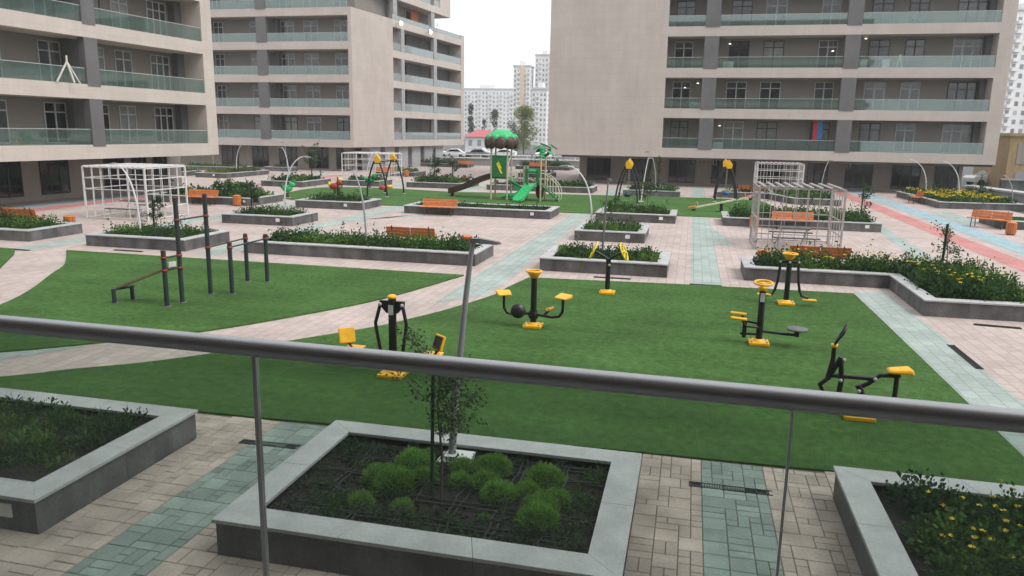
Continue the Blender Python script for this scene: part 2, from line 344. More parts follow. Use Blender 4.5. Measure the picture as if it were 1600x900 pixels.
# drains
for x, y, L, rz, lb in [(-5.33,8.6,.86,.03,'between the two left near planters'),(.7,8.9,.98,0,'between the two right near planters'),(7.1,19.05,.95,-.1,'at the foot of the zigzag planter'),(5.5,16.1,1.7,pi/2,'along the lawn right edge'),
                        (-22.1,20.9,.85,0,'between the far left planters'),(-18.6,21.9,1.1,0,'before the left planter with curved lamp'),(-2.1,22.2,1.1,0,'behind the hand wheel post'),(.6,21.95,.9,0,'across the middle teal strip')]:
    t = thing('drain_grate', (x,y,.004), 'dark slotted drain grate in the paving '+lb, 'drain', rz, 'drain grates in the paving')
    MB().box(-L/2,L/2,-.065,.065,-.015,-.004).build('channel', 'hose', t)
    b = MB(); b.box(-L/2,L/2,-.065,-.05,-.012,.004).box(-L/2,L/2,.05,.065,-.012,.004)
    for i in range(int(L/.03)): b.box(-L/2+i*.03,-L/2+i*.03+.012,-.05,.05,-.012,.003)
    b.build('grille', 'grate', t)

# ------------------------------------------------------------------ buildings
def window(root, x0, x1, z0, z1, y, frame, pane, lites=2, transom=True, door=True):
    f = .06; t = .05; b = MB(); zt = z1-(z1-z0)*.24 if transom else z1
    b.box(x0,x0+f,y-t,y,z0,z1).box(x1-f,x1,y-t,y,z0,z1).box(x0+f,x1-f,y-t,y,z1-f,z1).box(x0+f,x1-f,y-t,y,z0,z0+f)
    for i in range(1, lites):
        xm = x0+(x1-x0)*i/lites; b.box(xm-.045,xm+.045,y-t,y,z0+f,z1-f)
        if transom and i == 1: pass
    if transom:
        xs = [x0+f]+[x0+(x1-x0)*i/lites for i in range(1, lites)]+[x1-f]
        for i in range(lites): b.box(xs[i]+(.045 if i else 0),xs[i+1]-(.045 if i < lites-1 else 0),y-t,y,zt-.035,zt+.035)
    o = b.build('window', frame, root)
    MB().box(x0+f*.5,x1-f*.5,y-.022,y-.004,z0+f*.5,z1-f*.5).build('pane', pane, o)
def band_z(n): return 2.4+3.15*n, 3.15+3.15*n
def balcony_floor(root, n, ox0, ox1, cols, wins, fm, rec=1.8, glass='balcony_glass', colm='dark_cladding', dark=(), wm='facade'):
    z0, z1 = band_z(n); zt = z1+2.4
    edges = [ox0]+[e for c in cols for e in c]+[ox1]
    for c0, c1 in cols:
        MB().box(c0,c1,-.03,.42,z1-.09,zt+.001).build('column', colm, root)
    for i in range(0, len(edges), 2):
        a, b = edges[i]+.02, edges[i+1]-.02
        if b-a < .2: continue
        k = max(1, round((b-a)/2.4)); w_ = (b-a)/k
        for j in range(k):
            g = MB().box(a+j*w_+.008,a+(j+1)*w_-.008,.05,.062,z1+.001,z1+.80).build('balcony_glass', glass, root)
        MB().box(a,b,.045,.067,z1+.801,z1+.83).build('top_rail', 'rail_white' if glass != 'balcony_glass' else 'frame_grey', root)
    for (a, b, li) in wins:
        hsh = random.random(); fr = 'frame_dark' if (fm == 'mix' and hsh < .5) or fm == 'dark' else 'frame_grey'
        window(root, a, b, z1+.04, z1+2.2, rec, fr, random.choice(['pane_dark','pane_dark','pane_mid','pane_mid','pane_curtain']), li)
    for (a, b) in dark: MB().box(a,b,rec-.5,rec-.002,z1,zt).build('dark_panel', 'dark_cladding', root)  # dark box in front of part of the recess back wall

# right tower ---------------------------------------------------------------
rt = thing('apartment_tower', (-12,64,0), 'beige apartment block with wide blank wall and four bays of balconies at right', 'building')
TOP = 21.3
MB().box(0,9.5,0,16,2.4,TOP).build('wall', 'facade_taupe', rt); MB().box(33.15,34.1,0,16,2.4,TOP).build('wall', 'facade_taupe', rt)
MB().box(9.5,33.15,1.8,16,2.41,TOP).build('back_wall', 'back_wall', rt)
cols = [(12.37,13.47),(22.74,23.81)]
wins = [(10.04,11.5,2),(14.33,15.9,2),(16.95,18.53,2),(21.1,22.5,2),(24.75,26.25,2),(27.36,28.74,2),(30.69,32.7,3)]
for n in range(6):
    z0, z1 = band_z(n); MB().box(9.5,33.15,0,1.8,z0,z1).build('slab_band', 'facade_taupe', rt)
    if n < 5: balcony_floor(rt, n, 9.5, 33.15, cols, wins, 'mix', dark=[(32.75,33.15)])
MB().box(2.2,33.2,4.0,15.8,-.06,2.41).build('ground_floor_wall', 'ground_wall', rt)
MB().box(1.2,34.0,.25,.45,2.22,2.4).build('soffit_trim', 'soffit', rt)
for a, b in [(-9.12,-7.01),(-5.54,-3.43),(-1.94,.29),(1.68,3.69),(5.42,7.43),(9.46,11.07),(12.41,14.52),(15.97,18.12),(19.2,20.9)]:
    window(rt, a+12, b+12, .15, 2.2, 3.99, 'frame_dark', 'pane_dark', 3, False)
for x in (12.3,13.0,24.6,13.9): 
    b = MB(); b.tube([(x-.14,3.9,2.3),(x-.14,3.9,1.75),(x+.14,3.9,1.75),(x+.14,3.9,2.3)], .025, 6); b.build('wall_conduit', 'plaster', rt)
# things on its balconies
t = thing('hanging_flag', (10.05-.55,65.0,5.2), 'red and blue cloth hanging over a first floor balcony of the right block', 'flag')
MB().box(-.32,0,-.03,.0,-1.3,.25).build('red_half', 'flag_red', t); MB().box(.01,.36,-.04,-.01,-1.15,.25).build('blue_half', 'flag_blue', t)
MB().tube([(-.4,-.015,.3),(.45,-.015,.3)], .02, 6).build('rod', 'frame_grey', t)
def ac(x, z, lb):
    t = thing('air_conditioner', (x,64.55,z), lb, 'air conditioner', 0, 'air conditioners on balconies')
    MB().box(-.4,.4,0,.3,0,.5).build('casing', 'white_plate', t, bevel=.02); b = MB()
    for i in range(5): b.torus(.04+.04*i, .006, 16, 4, Matrix.Translation((-.1,-.005,.25)) @ Matrix.Rotation(pi/2, 4, 'X'))
    b.build('fan_grille', 'frame_grey', t)
ac(1.95, 3.16, 'white air conditioner at left column, lowest balcony row of right block'); ac(2.3, 9.46, 'white air conditioner at left column, third balcony row of right block'); ac(-.6+.55, 6.31, 'white air conditioner in the narrow left bay, second balcony row')
for i, (x, z, lb) in enumerate([(12.3,9.46,'white covered box on third balcony row behind right column'),(13.9,9.46,'white bag standing on third balcony row, right bay')]):
    t = thing('covered_box', (x,64.9,z), lb, 'box'); MB().box(-.25,.25,-.2,.2,0,.6).build('box_body', 'white_plate', t, bevel=.03); MB().box(-.27,.27,-.22,.22,.6,.64).build('lid', 'white_plate', t)
t = thing('clothes_dryer', (14.9,65,9.46), 'folded white drying rack on third balcony row of right block', 'drying rack')
for s in (-1, 1): MB().tube([(s*.2,0,0),(0,0,1.0)], .05, 5).build('leg', 'white_plate', t)
for k, (x, lb) in enumerate([(7.6,'dark round garden chair left of pair, lowest balcony row'),(8.8,'dark round garden chair right of pair, lowest balcony row')]):
    t = thing('balcony_chair', (x,64.9,3.15), lb, 'chair', 0, 'chairs on the lowest balcony'); MB().lathe([(.0,.40),(.28,.42),(.32,.5),(.33,.75),(.3,.78),(.27,.5),(0,.44)], 14).build('seat_shell', 'plate_grey', t)
    for a in range(4): MB().tube([(.2*math.cos(a*pi/2+.7),.2*math.sin(a*pi/2+.7),.4),(.26*math.cos(a*pi/2+.7),.26*math.sin(a*pi/2+.7),0)], .015, 5).build('leg', 'black_paint', t)
for x, z, lb in [(-.95,8.0,'lit ceiling lamp glowing in the second row narrow bay'),(.05,8.35,'small lit ceiling lamp beside left column, second balcony row'),(2.0,5.0,'small lit ceiling lamp right of left column, lowest balcony row'),(2.35,11.4,'small lit ceiling lamp right of left column, third balcony row'),(12.4,11.7,'small lit ceiling lamp right of the right column, third balcony row'),(10.1,10.8,'lit lamp seen through third row window, middle bay')]:
    t = thing('ceiling_lamp', (x,65.3,z), lb, 'lamp', 0, 'lit balcony lamps'); MB().lathe([(0,-.04),(.08,-.03),(.10,0),(.04,.03),(0,.03)], 12).build('shade', 'lit_warm' if z == 8.0 else 'lit', t)
    zc = [q for q in [5.55,8.7,11.85] if q > z-.1][0]; MB().tube([(0,0,.02),(0,0,max(.06,zc-z))], .012, 5).build('cord', 'frame_grey', t)

# left block ------------------------------------------------------------------
ang = R_(90-5.5); dL = Vector((math.sin(R_(5.5)), math.cos(R_(5.5)), 0)); c0 = Vector((-30.46,44.87,0)); LEN = 30
lb_ = thing('apartment_block', c0-dL*LEN, 'beige apartment block with grey column and glass balconies at left edge', 'building', ang)
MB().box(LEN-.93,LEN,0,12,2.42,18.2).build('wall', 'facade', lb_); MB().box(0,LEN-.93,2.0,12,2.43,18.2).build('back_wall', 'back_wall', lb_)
lwin = [(LEN-14.6,LEN-13.03,2),(LEN-10.95,LEN-9.6,2),(LEN-7.45,LEN-6.75,1),(LEN-6.0,LEN-4.75,2),(LEN-3.3,LEN-1.75,3)]
for n in range(5):
    z0, z1 = band_z(n); MB().box(0,LEN-.93,0,2.0,z0,z1).build('slab_band', 'facade', lb_)
    if n < 4: balcony_floor(lb_, n, 8, LEN-.93, [(LEN-20.5,LEN-19.6),(LEN-9.86,LEN-9.03)], lwin, 'mix' if n == 2 else 'grey', 2.0, dark=[(LEN-9.55,LEN-8.1),(LEN-1.5,LEN-.94)])
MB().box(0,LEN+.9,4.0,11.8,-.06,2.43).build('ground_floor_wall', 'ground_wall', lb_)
for a, b in [(-13.4,-11.04),(-9.92,-8.07),(-5.6,-4.0),(-3.4,-2.2),(-1.6,-.4)]: window(lb_, LEN+a, LEN+b, .3, 2.25, 3.99, 'frame_dark', 'pane_dark', 3, False)
# middle block ----------------------------------------------------------------
mb = thing('apartment_block', (-32.9,70.9,0), 'taupe L shaped apartment block with stepped terraces in the centre left', 'building')
def bx(x): return x+32.9
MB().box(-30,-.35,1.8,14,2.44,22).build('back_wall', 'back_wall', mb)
MB().box(-.35,0,0,14,2.43,15.75).build('wall', 'facade_taupe', mb)
bw = [(-49.06,-47.99,2),(-44.9,-44.15,1),(-41.41,-39.95,2),(-38.86,-37.28,2),(-35.5,-34.09,2)]
for n in range(6):
    z0, z1 = band_z(n); MB().box(-30,-.35,0,1.8,z0,z1).build('slab_band', 'facade_taupe', mb)
    if n < 5: balcony_floor(mb, n, -22, -.35, [(bx(-50.2),bx(-49.3)),(bx(-43.13),bx(-42.04))], [(bx(a),bx(b),l) for a, b, l in bw], 'mix' if n == 0 else 'grey', dark=[(bx(-41.95),bx(-41.5))])
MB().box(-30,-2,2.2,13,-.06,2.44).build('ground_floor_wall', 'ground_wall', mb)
for a, b in [(-49.27,-47.27),(-45.59,-43.7),(-42.43,-40.35),(-39.03,-36.78),(-35.9,-35.0)]: window(mb, bx(a), bx(b), .15, 2.25, 2.19, 'frame_dark', 'pane_dark', 3, False)
# its long side face, turned a little; parts carry their own rotation
RZ = R_(90-6.4)
class Side:   # builder that rotates parts of the middle block
    pass
def side(b, name, m, z=0): return b.build(name, m, mb, rot=(0,0,RZ))
side(MB().box(.02,2.2,.0,.34,2.42,15.75), 'wall', 'facade_taupe'); side(MB().box(2.2,8.4,.0,13,2.42,15.75), 'wall', 'facade_taupe')
side(MB().box(26.7,27.7,.0,13,2.42,16.3), 'wall', 'facade_taupe')
side(MB().box(8.4,26.7,1.9,13,2.43,16), 'back_wall', 'back_wall')
for n in range(5):
    z0, z1 = band_z(n); side(MB().box(8.4,26.7,.0,1.9,z0,z1), 'slab_band', 'facade')
    if n < 4:
        for a, b in [(10.25,11.0),(18.5,19.35)]: side(MB().box(a,b,-.02,.4,z1-.02,z1+2.4), 'column', 'pier_grey')
        for a, b in [(8.42,10.23),(11.02,14.7),(14.72,18.48),(19.37,23),(23.02,26.68)]: side(MB().box(a,b,.04,.055,z1+.001,z1+.82), 'balcony_glass', 'balcony_glass_pale')
        for a, b in [(11.9,12.6),(13.2,14.0)]:
            w_ = side(MB().box(a,a+.06,1.83,1.9,z1,z1+2.1).box(b-.06,b,1.83,1.9,z1,z1+2.1).box(a,b,1.83,1.9,z1+2.1,z1+2.16), 'window', 'frame_dark'); 
            p = MB().box(a+.06,b-.06,1.86,1.89,z1,z1+2.1).build('pane', 'pane_dark', w_)
        for a, b in [(14.6,18.4),(21.3,26.5)]: side(MB().box(a,b,1.6,1.89,z1,z1+2.4), 'dark_panel', 'dark_cladding')
side(MB().box(8.4,26.7,.05,.12,15.75,16.25), 'parapet_glass', 'balcony_glass_pale')
# upper set-back storeys of the side
side(MB().box(2.4,22,2.2,13,15.74,18.2), 'upper_wall', 'back_wall'); side(MB().box(2.2,24,.3,13,18.0,18.75), 'slab_band', 'facade')
side(MB().box(2.4,23.6,2.4,13,18.75,21.3), 'upper_wall', 'back_wall'); side(MB().box(2.2,24,.3,13,21.3,22.1), 'slab_band', 'facade'); side(MB().box(21,24,.3,2.4,18.75,21.3), 'wall', 'facade')
for a, b in [(.2,2.6),(2.7,5.4),(5.5,8.2),(11.1,14.6),(14.7,18.4),(19.4,22)]: side(MB().box(a,b,.36,.375,18.76,19.5), 'balcony_glass', 'balcony_glass_pale')
for a in (9.2,18.6): side(MB().box(a,a+.9,.35,.8,15.75,18.0), 'column', 'pier_grey')
for a in (3.0,6.2,12.2,15.4): 
    w_ = side(MB().box(a,a+.07,2.12,2.2,15.8,17.8).box(a+1.1,a+1.17,2.12,2.2,15.8,17.8).box(a+.07,a+1.1,2.12,2.2,17.74,17.8), 'window', 'frame_grey'); MB().box(a+.07,a+1.1,2.15,2.19,15.8,17.74).build('pane', 'pane_dark', w_)
side(MB().box(16.5,18.3,1.9,2.19,15.8,17.9), 'wood_screen', 'wood_orange')
side(MB().box(4.6,24,3.2,12.6,-.06,2.43), 'ground_floor_wall', 'ground_wall')
for i in range(6): side(MB().box(6.2+i*3.2,4.0+i*3.2,.5,1.5,-.06,2.42), 'pillar', 'pier_grey')
for i in range(6):
    a = 4.2+i*3.2; w_ = side(MB().box(a,a+.06,3.1,3.2,.1,2.3).box(a+1.8,a+1.86,3.1,3.2,.1,2.3).box(a+.06,a+1.8,3.1,3.2,2.2,2.3), 'window', 'frame_dark'); MB().box(a+.06,a+1.8,3.14,3.18,.1,2.2).build('pane', 'pane_dark', w_)
dB = Vector((math.sin(R_(6.4)), math.cos(R_(6.4)), 0)); nB = Vector((math.cos(R_(6.4)), -math.sin(R_(6.4)), 0)); cB = Vector((-32.9,70.9,0))
for s, z, lb in [(9.2,15.4,'left glowing box added for a reflection-like spot on the side of the middle block'),(16.4,15.4,'middle glowing box added for a reflection-like spot on the side of the middle block, lowest of three'),(18.9,16.5,'right glowing box added for a reflection-like spot on the side of the middle block')]:  # glowing boxes added for bright spots that look like reflections
    t = thing('bright_spot', cB+dB*s+nB*.1+Vector((0,0,z)), lb, 'bright_spot', RZ, 'glowing boxes added for bright spots on the middle block')
    MB().tube([(0,.1,0),(0,-.35,0)], .03, 6).build('bracket', 'frame_grey', t); MB().box(-.3,.3,-.5,-.36,-.2,.22).build('housing', 'frame_grey', t); MB().box(-.27,.27,-.53,-.502,-.18,.2).build('lens', 'spot_glow', t)

# far town ----------------------------------------------------------------------
def far_block(name, loc, rz, wd, dp, h, fl, nc, wm, label, stripe=None, ww=.45, z0=0):
    t = thing(name, loc, label, 'building', rz)
    MB().box(-wd/2,wd/2,0,dp,z0,h).build('wall', wm, t)
    b = MB(); bal = MB(); fh = (h-2)/fl
    for i in range(fl):
        for j in range(nc):
            x = -wd/2+wd*(j+.5)/nc; z = 1.5+fh*i; hw = wd/nc*ww/2
            b.box(x-hw,x+hw,-.05,.1,z,z+fh*.5)
            if j % 3 == 1: bal.box(x-hw*1.8,x+hw*1.8,-.9,-.06,z-fh*.25,z+fh*.12)
        for j in range(max(2, int(dp/4))):
            y = 2+j*4; b.box(wd/2-.1,wd/2+.05,y,y+1.6,1.5+fh*i,1.5+fh*i+fh*.5)
    b.build('window_panes', 'far_pane', t)['kind'] = 'stuff'
    bal.build('balconies', wm, t)['kind'] = 'stuff'
    MB().box(-wd/2-.3,wd/2+.3,-.4,dp+.3,h,h+.6).build('cornice', 'far_grey', t)
    MB().box(-wd*.2,wd*.1,3,7,h+.6,h+2.4).build('roof_house', wm, t)
    if stripe: MB().box(-wd*.12,wd*.18,-.5,.02,0,h).build('bay', stripe, t)
    return t
far_block('apartment_block', (-121,450,0), .1, 30, 14, 29, 11, 14, 'far_white', 'long white apartment block in the far distance, left of the gap')
far_block('apartment_block', (-100.5,455,0), .3, 10, 14, 28.5, 11, 4, 'far_grey', 'narrow pale grey apartment block behind the long white one')
far_block('apartment_block', (-74,330,0), .05, 7.2, 10, 32, 15, 5, 'far_white', 'slim white high rise left beside the beige strip', 'far_beige')
far_block('apartment_block', (-65.5,335,0), -.1, 7.5, 10, 37, 17, 5, 'far_white', 'tallest white high rise touching the right block edge')
far_block('apartment_block', (-50,250,0), 0, 5, 10, 18, 10, 4, 'far_white', 'lower white block in front of the tall high rise')
far_block('apartment_block', (86,230,0), .3, 20, 14, 37, 15, 9, 'far_white', 'white high rise with many windows at the right edge')
far_block('low_building', (-79,112,-.2), .1, 12, 8, 4, 1, 9, 'far_white', 'low white building with dark windows behind the left block', ww=.8)
t = thing('house', (-45,160,0), 'small white house with red hipped roof in the far gap', 'house')
MB().box(-3.2,3.2,0,6,0,3.05).build('wall', 'far_white', t)
MB().add([(-3.6,-.4,3.05),(3.6,-.4,3.05),(3.6,6.4,3.05),(-3.6,6.4,3.05),(-1.6,3,4.5),(1.6,3,4.5)], [(0,1,5,4),(1,2,5),(2,3,4,5),(3,0,4)]).build('roof', 'roof_red', t)
for x in (-2,0,2): MB().box(x-.4,x+.4,-.06,.0,1.2,2.4).build('window', 'far_pane', t)
t = thing('stone_building', (31.5,75,0), 'sandstone coloured building with arched windows at the right edge', 'building')
MB().box(-4.7,5,0,8,-.1,4.6).build('wall', 'sandstone', t); MB().box(-4.9,5.2,-.2,8.2,4.6,4.85).build('cornice', 'sandstone', t)
for x in (-3.6,-1.4):
    MB().box(x-.45,x+.45,-.05,.01,2.2,4.0).build('niche', 'ground_wall', t)
    b = MB(); pts = [(x-.4,-.06,.1),(x+.4,-.06,.1)]+[(x+.4*math.cos(a),-.06,1.2+.4*math.sin(a)) for a in [i*pi/8 for i in range(9)]]
    b.add(pts, [tuple(range(len(pts)))]).build('arched_window', 'far_pane', t)
# parapets and parked cars behind
t = thing('parapet_wall', (0,0,0), 'long low grey parapet with white top rail at the back of the plaza', 'wall')
MB().box(-38,-8,93,93.4,-.06,.85).build('wall', 'concrete', t); MB().box(-38,-8,92.9,93.5,.85,.98).build('coping', 'rail_white', t)
MB().tube([(-38,93.2,1.35),(-8,93.2,1.35)], .05, 6).build('top_rail', 'rail_white', t)
for i in range(11): MB().tube([(-38+3*i,93.2,.9),(-38+3*i,93.2,1.35)], .04, 5).build('rail_post', 'rail_white', t)
t = thing('parapet_wall', (0,0,0), 'grey parapet with pale coping running to the right edge beside the flower bed', 'wall')
MB().prism([(19.35,61.5),(21.3,51),(22.2,51),(20.2,62.2)], -.06, .85).build('wall', 'concrete', t); MB().prism([(19.25,61.7),(21.2,50.8),(22.3,50.8),(20.3,62.4)], .85, .97).build('coping', 'coping', t)
t = thing('ramp_wall', (0,0,0), 'low dark wall beyond the parapet at the right', 'wall')
MB().box(23.4,34,66,66.4,-.06,1.2).build('wall', 'granite', t); MB().box(23.3,34,65.9,66.5,1.2,1.3).build('coping', 'concrete', t)
def car(loc, rz, paint, label):
    t = thing('parked_car', loc, label, 'car', rz, 'cars parked beyond the plaza')
    prof = [(-2.1,.35),(-2.15,.75),(-1.9,.92),(-1.0,.98),(-.35,1.42),(.95,1.45),(1.6,1.0),(2.05,.95),(2.15,.6),(2.1,.35)]
    b = MB(); n = len(prof); vs = [(x,-.82,z) for x,z in prof]+[(x,.82,z) for x,z in prof]
    b.add(vs, [tuple(range(n)), tuple(range(n,2*n))[::-1]]+[(i,n+i,n+(i+1)%n,(i+1)%n) for i in range(n)]).build('body', paint, t, bevel=.06)
    for s in (-1, 1):
        b = MB(); pts = [(-.85,s*.825,1.0),(-.28,s*.825,1.36),(.88,s*.825,1.38),(1.4,s*.825,1.02)]
        b.add(pts, [(0,1,2,3) if s > 0 else (3,2,1,0)]).build('side_window', 'car_glass', t)
        for x in (-1.35,1.35):
            wv = MB().lathe([(0,-.1),(.3,-.1),(.33,-.06),(.33,.06),(.3,.1),(0,.1)], 14).build('wheel', 'tyre', t, (x,s*.76,.32), (pi/2,0,0))
    MB().add([(-1.03,-.7,1.0),(-1.03,.7,1.0),(-.4,.62,1.41),(-.4,-.62,1.41)], [(0,1,2,3)]).build('windscreen', 'car_glass', t, (-.03,0,.01))
for i, (x, y, rz, p, lb) in enumerate([(-41,118,.2,'car_white','white car leftmost in the far car park'),(-37.3,117,.2,'car_white','second white car from the left in the far car park'),(-33.6,118,.1,'car_grey','grey car between the white cars in the far car park'),(-30,121,.1,'car_white','white car behind the palm roof tower'),(-36,127,.1,'car_white','white car in the far row, left'),(-31.5,128,.1,'car_white','white car in the far row, right'),(-24,126,1.3,'car_white','white car left of the palm top'),
                          (27.3,80,.3,'car_white','white car just right of the right block'),(31,88,.3,'car_white','white car behind, between right block and sandstone building'),(27.5,98,.4,'car_grey','grey car farthest beside the right block')]):
    car((x,y,.0), rz, p, lb)
def far_tree(loc, h, r, m, label, slim=False, n=1500, trunk=.15):
    t = thing('tree', loc, label, 'tree')
    MB().tube([(0,0,0),(.1,0,h*.4),(0,.1,h*.8)], [trunk,trunk*.7,trunk*.25], 7).build('trunk', 'bark', t)
    k = 26; c = []; rr = []
    for i in range(k):
        zz = rng.uniform(trunk and .18, .97); rad = r*(1-zz)**.5*1.1 if slim else r*math.sin(min(1, max(.05, zz))*pi*.95+.1)**.7
        a = rng.uniform(0, 2*pi); q = rng.uniform(0, .75); c.append((rad*q*math.cos(a), rad*q*math.sin(a), zz*h)); rr.append(r*rng.uniform(.25, .45))
    c = np.array(c); C = np.repeat(c, n//k, 0); rr = np.repeat(rr, n//k); d = unit(rng.normal(size=(len(C), 3)))
    P = C+d*(rr*rng.uniform(.4, 1, len(C)))[:, None]; ls = h*.035
    leaf_obj('crown', leaf_mesh('crown', P, d+np.array([0,0,.3]), ls*rng.uniform(.7, 1.4, len(P)), ls*.7, [m], None), t)
far_tree((-58.6,200,0), 11.3, 1.3, 'leaf_far', 'dark slim cypress, tallest of three behind the red roof', True, 1200)
far_tree((-55.2,201,0), 7.5, 1.0, 'leaf_far', 'short dark cypress behind the red roof, between two taller', True, 800)
far_tree((-51.5,198,0), 10, 1.8, 'leaf_far', 'bushy dark cypress right of the red roof', True, 1400)
far_tree((-33,150,0), 9.2, 2.6, 'leaf_willow', 'tall pale green tree left of the right block', False, 3600)
far_tree((-36.5,155,0), 6.3, 2.2, 'leaf_far', 'round dark tree left of the pale green tree', False, 1500)
far_tree((-31.2,136,0), 4.2, 1.6, 'leaf_far', 'low dark tree behind the green play roof', False, 900)

# ------------------------------------------------------------------ planters
def offset(poly, d):
    n = len(poly); out = []
    for i in range(n):
        a, p, b = Vector(poly[i-1]), Vector(poly[i]), Vector(poly[(i+1) % n])
        e1 = (p-a).normalized(); e2 = (b-p).normalized(); n1 = Vector((-e1.y, e1.x)); n2 = Vector((-e2.y, e2.x))
        m = n1+n2; m = m*(1/ (1+n1.dot(n2))); out.append(tuple(p+m*d))
    return out
PLANTERS = {}
def planter(key, poly, label, plate=None, hgt=.4, seg=1.15):
    if len(poly) == 2: (x0, y0), (x1, y1) = poly; poly = [(x0,y0),(x1,y0),(x1,y1),(x0,y1)]
    c = Vector((sum(p[0] for p in poly)/len(poly), sum(p[1] for p in poly)/len(poly), 0))
    t = thing('planter', c, label, 'planter', 0, 'raised planters on the plaza')
    L = [(x-c.x, y-c.y) for x, y in poly]; wo = offset(L, .03); wi = offset(L, .16); inn = offset(L, .34); n = len(L)
    far = c.y > 45
    for i in range(n):
        a, b, ai, bi = Vector(wo[i]), Vector(wo[(i+1)%n]), Vector(wi[i]), Vector(wi[(i+1)%n])
        k = 1 if far else max(1, round((b-a).length/seg)); g = .003/max((b-a).length, .1)
        for j in range(k):
            s, e = j/k+(g if j else 0), (j+1)/k-(g if j < k-1 else 0)
            MB().prism([tuple(a.lerp(b,s)), tuple(a.lerp(b,e)), tuple(ai.lerp(bi,e)), tuple(ai.lerp(bi,s))], -.03, hgt-.042).build('wall_panel', 'granite', t)
        a, b, ai, bi = Vector(L[i]), Vector(L[(i+1)%n]), Vector(inn[i]), Vector(inn[(i+1)%n])
        for j in range(k):
            s, e = j/k+(g*.7 if j else 0), (j+1)/k-(g*.7 if j < k-1 else 0)
            MB().prism([tuple(a.lerp(b,s)), tuple(a.lerp(b,e)), tuple(ai.lerp(bi,e)), tuple(ai.lerp(bi,s))], hgt-.04, hgt).build('coping_slab', 'coping', t, bevel=0 if far else .004)
    MB().prism(offset(L, .17), .1, hgt-.12).build('soil', 'soil', t)
    for j, (px, side_) in enumerate([] if plate is None else [plate]):
        MB().box(px-c.x-.09, px-c.x+.09, poly[0][1]-c.y+.012, poly[0][1]-c.y+.03, .15, .3).build('socket_plate', 'white_plate', t)
    PLANTERS[key] = (poly, hgt); return t
planter('P1', ((-10.4,5.87),(-6.38,8.57)), 'near planter at the bottom left, dark grey walls, pale coping', (-6.8,0))
planter('P2', ((-4.41,6.0),(-.37,8.74)), 'near centre planter with round green bushes and drip hoses', None)
planter('P3', ((1.85,6.2),(5.9,9.0)), 'near planter at the bottom right with yellow flowering shrubs')
planter('P4', [(1.7,23.1),(5.68,23.1),(5.68,19.65),(8.7,19.75),(8.7,25.1),(1.7,25.1)], 'zigzag planter full of dark shrubs right of the lawn')
planter('P5', ((-4.45,22.75),(-.5,25.45)), 'planter just behind the yellow hand wheel post')
planter('P6', ((-14.75,22.8),(-6.5,25.2)), 'long planter of dense green shrubs in front of the brown bench back')
planter('P7', ((-20.8,22.4),(-16.75,25.1)), 'planter before the left white pergola with curved lamp')
planter('P8', ((-27.8,22.5),(-23.3,25.1)), 'planter at the far left edge with bench behind it')
planter('P9', ((-20.4,29.9),(-16.85,32.3)), 'small planter with leaning lamp and green staked sapling, left middle', (-17.6,0))
planter('P10', ((-20.87,37.3),(-16.9,39.9)), 'planter in front of the red spring rider', (-17.9,0))
planter('P11', ((-14.4,36.8),(-6.65,39.5)), 'long planter before the playground with orange bench', (-7.6,0))
planter('P12', ((-4.45,29.9),(-1.6,32.9)), 'small planter between the hand wheel planter and the swing planter', (-2.3,0))
planter('P13', ((-4.5,37.2),(-.58,40.2)), 'planter in front of the middle swing', (-1.3,0))
planter('P14', ((1.6,37.3),(8.64,40.3)), 'long planter behind the right pergola with bench', (8.0,0))
planter('P15', [(15.15,52),(20.1,52.4),(20.1,61),(14.9,61.5)], 'large planter of yellow flowers below the right block')
planter('P16', ((14.75,41.0),(19.5,44.0)), 'planter at the right edge with bench and bin before it')
planter('P17', ((-30.1,37.1),(-23.3,40.4)), 'planter with orange bench and bin behind the left pergola', (-23.8,0))
planter('P30', ((-30.5,42.4),(-27.6,45.2)), 'planter right behind the bench planter at left')
planter('P18', ((-30.9,50.4),(-27.5,55)), 'planter with staked tree left of the red rider, second row back')
planter('P19', ((-41,56.8),(-38,63.6)), 'planter with low yellow green plants near the left block corner', (-39.2,0))
planter('P31', ((-46,56),(-42.5,60)), 'planter half hidden by the left block corner')
planter('P20', ((-41.6,68.6),(-38.8,70.3)), 'narrow planter in front of the middle block')
planter('P21', ((-50,66.2),(-43,69.0)), 'grassy planter along the middle block base')
planter('P22', ((-28.9,66.8),(-25,70.0)), 'planter with bin and orange bench before the middle block corner')
planter('P23', ((-26.2,53.6),(-22.9,56.3)), 'planter with green rider in front, behind the left swing')
planter('P24', ((-20.9,54),(-16.4,58.5)), 'planter with two staked trees behind the brown slide')
planter('P25', ((-33,86.6),(-25.8,89.5)), 'farthest left planter with orange bench before the parapet')
planter('P26', ((-20.0,86.6),(-13.6,90)), 'farthest right planter with orange bench before the parapet')
planter('P32', ((-16.2,71.2),(-13.0,74.6)), 'small planter seen between play tower and right block')
planter('P27', ((-14.7,54.2),(-6.8,57.2)), 'long planter directly behind the play tower')
planter('P28', ((-4.6,53.3),(-.65,56)), 'planter behind the middle swing, before the right block')
planter('P29', [(1.65,54.6),(5.2,54.6),(6.4,51.0),(9.3,51.0),(9.3,55.8),(1.65,55.8)], 'bent planter behind the right swing and seesaw')

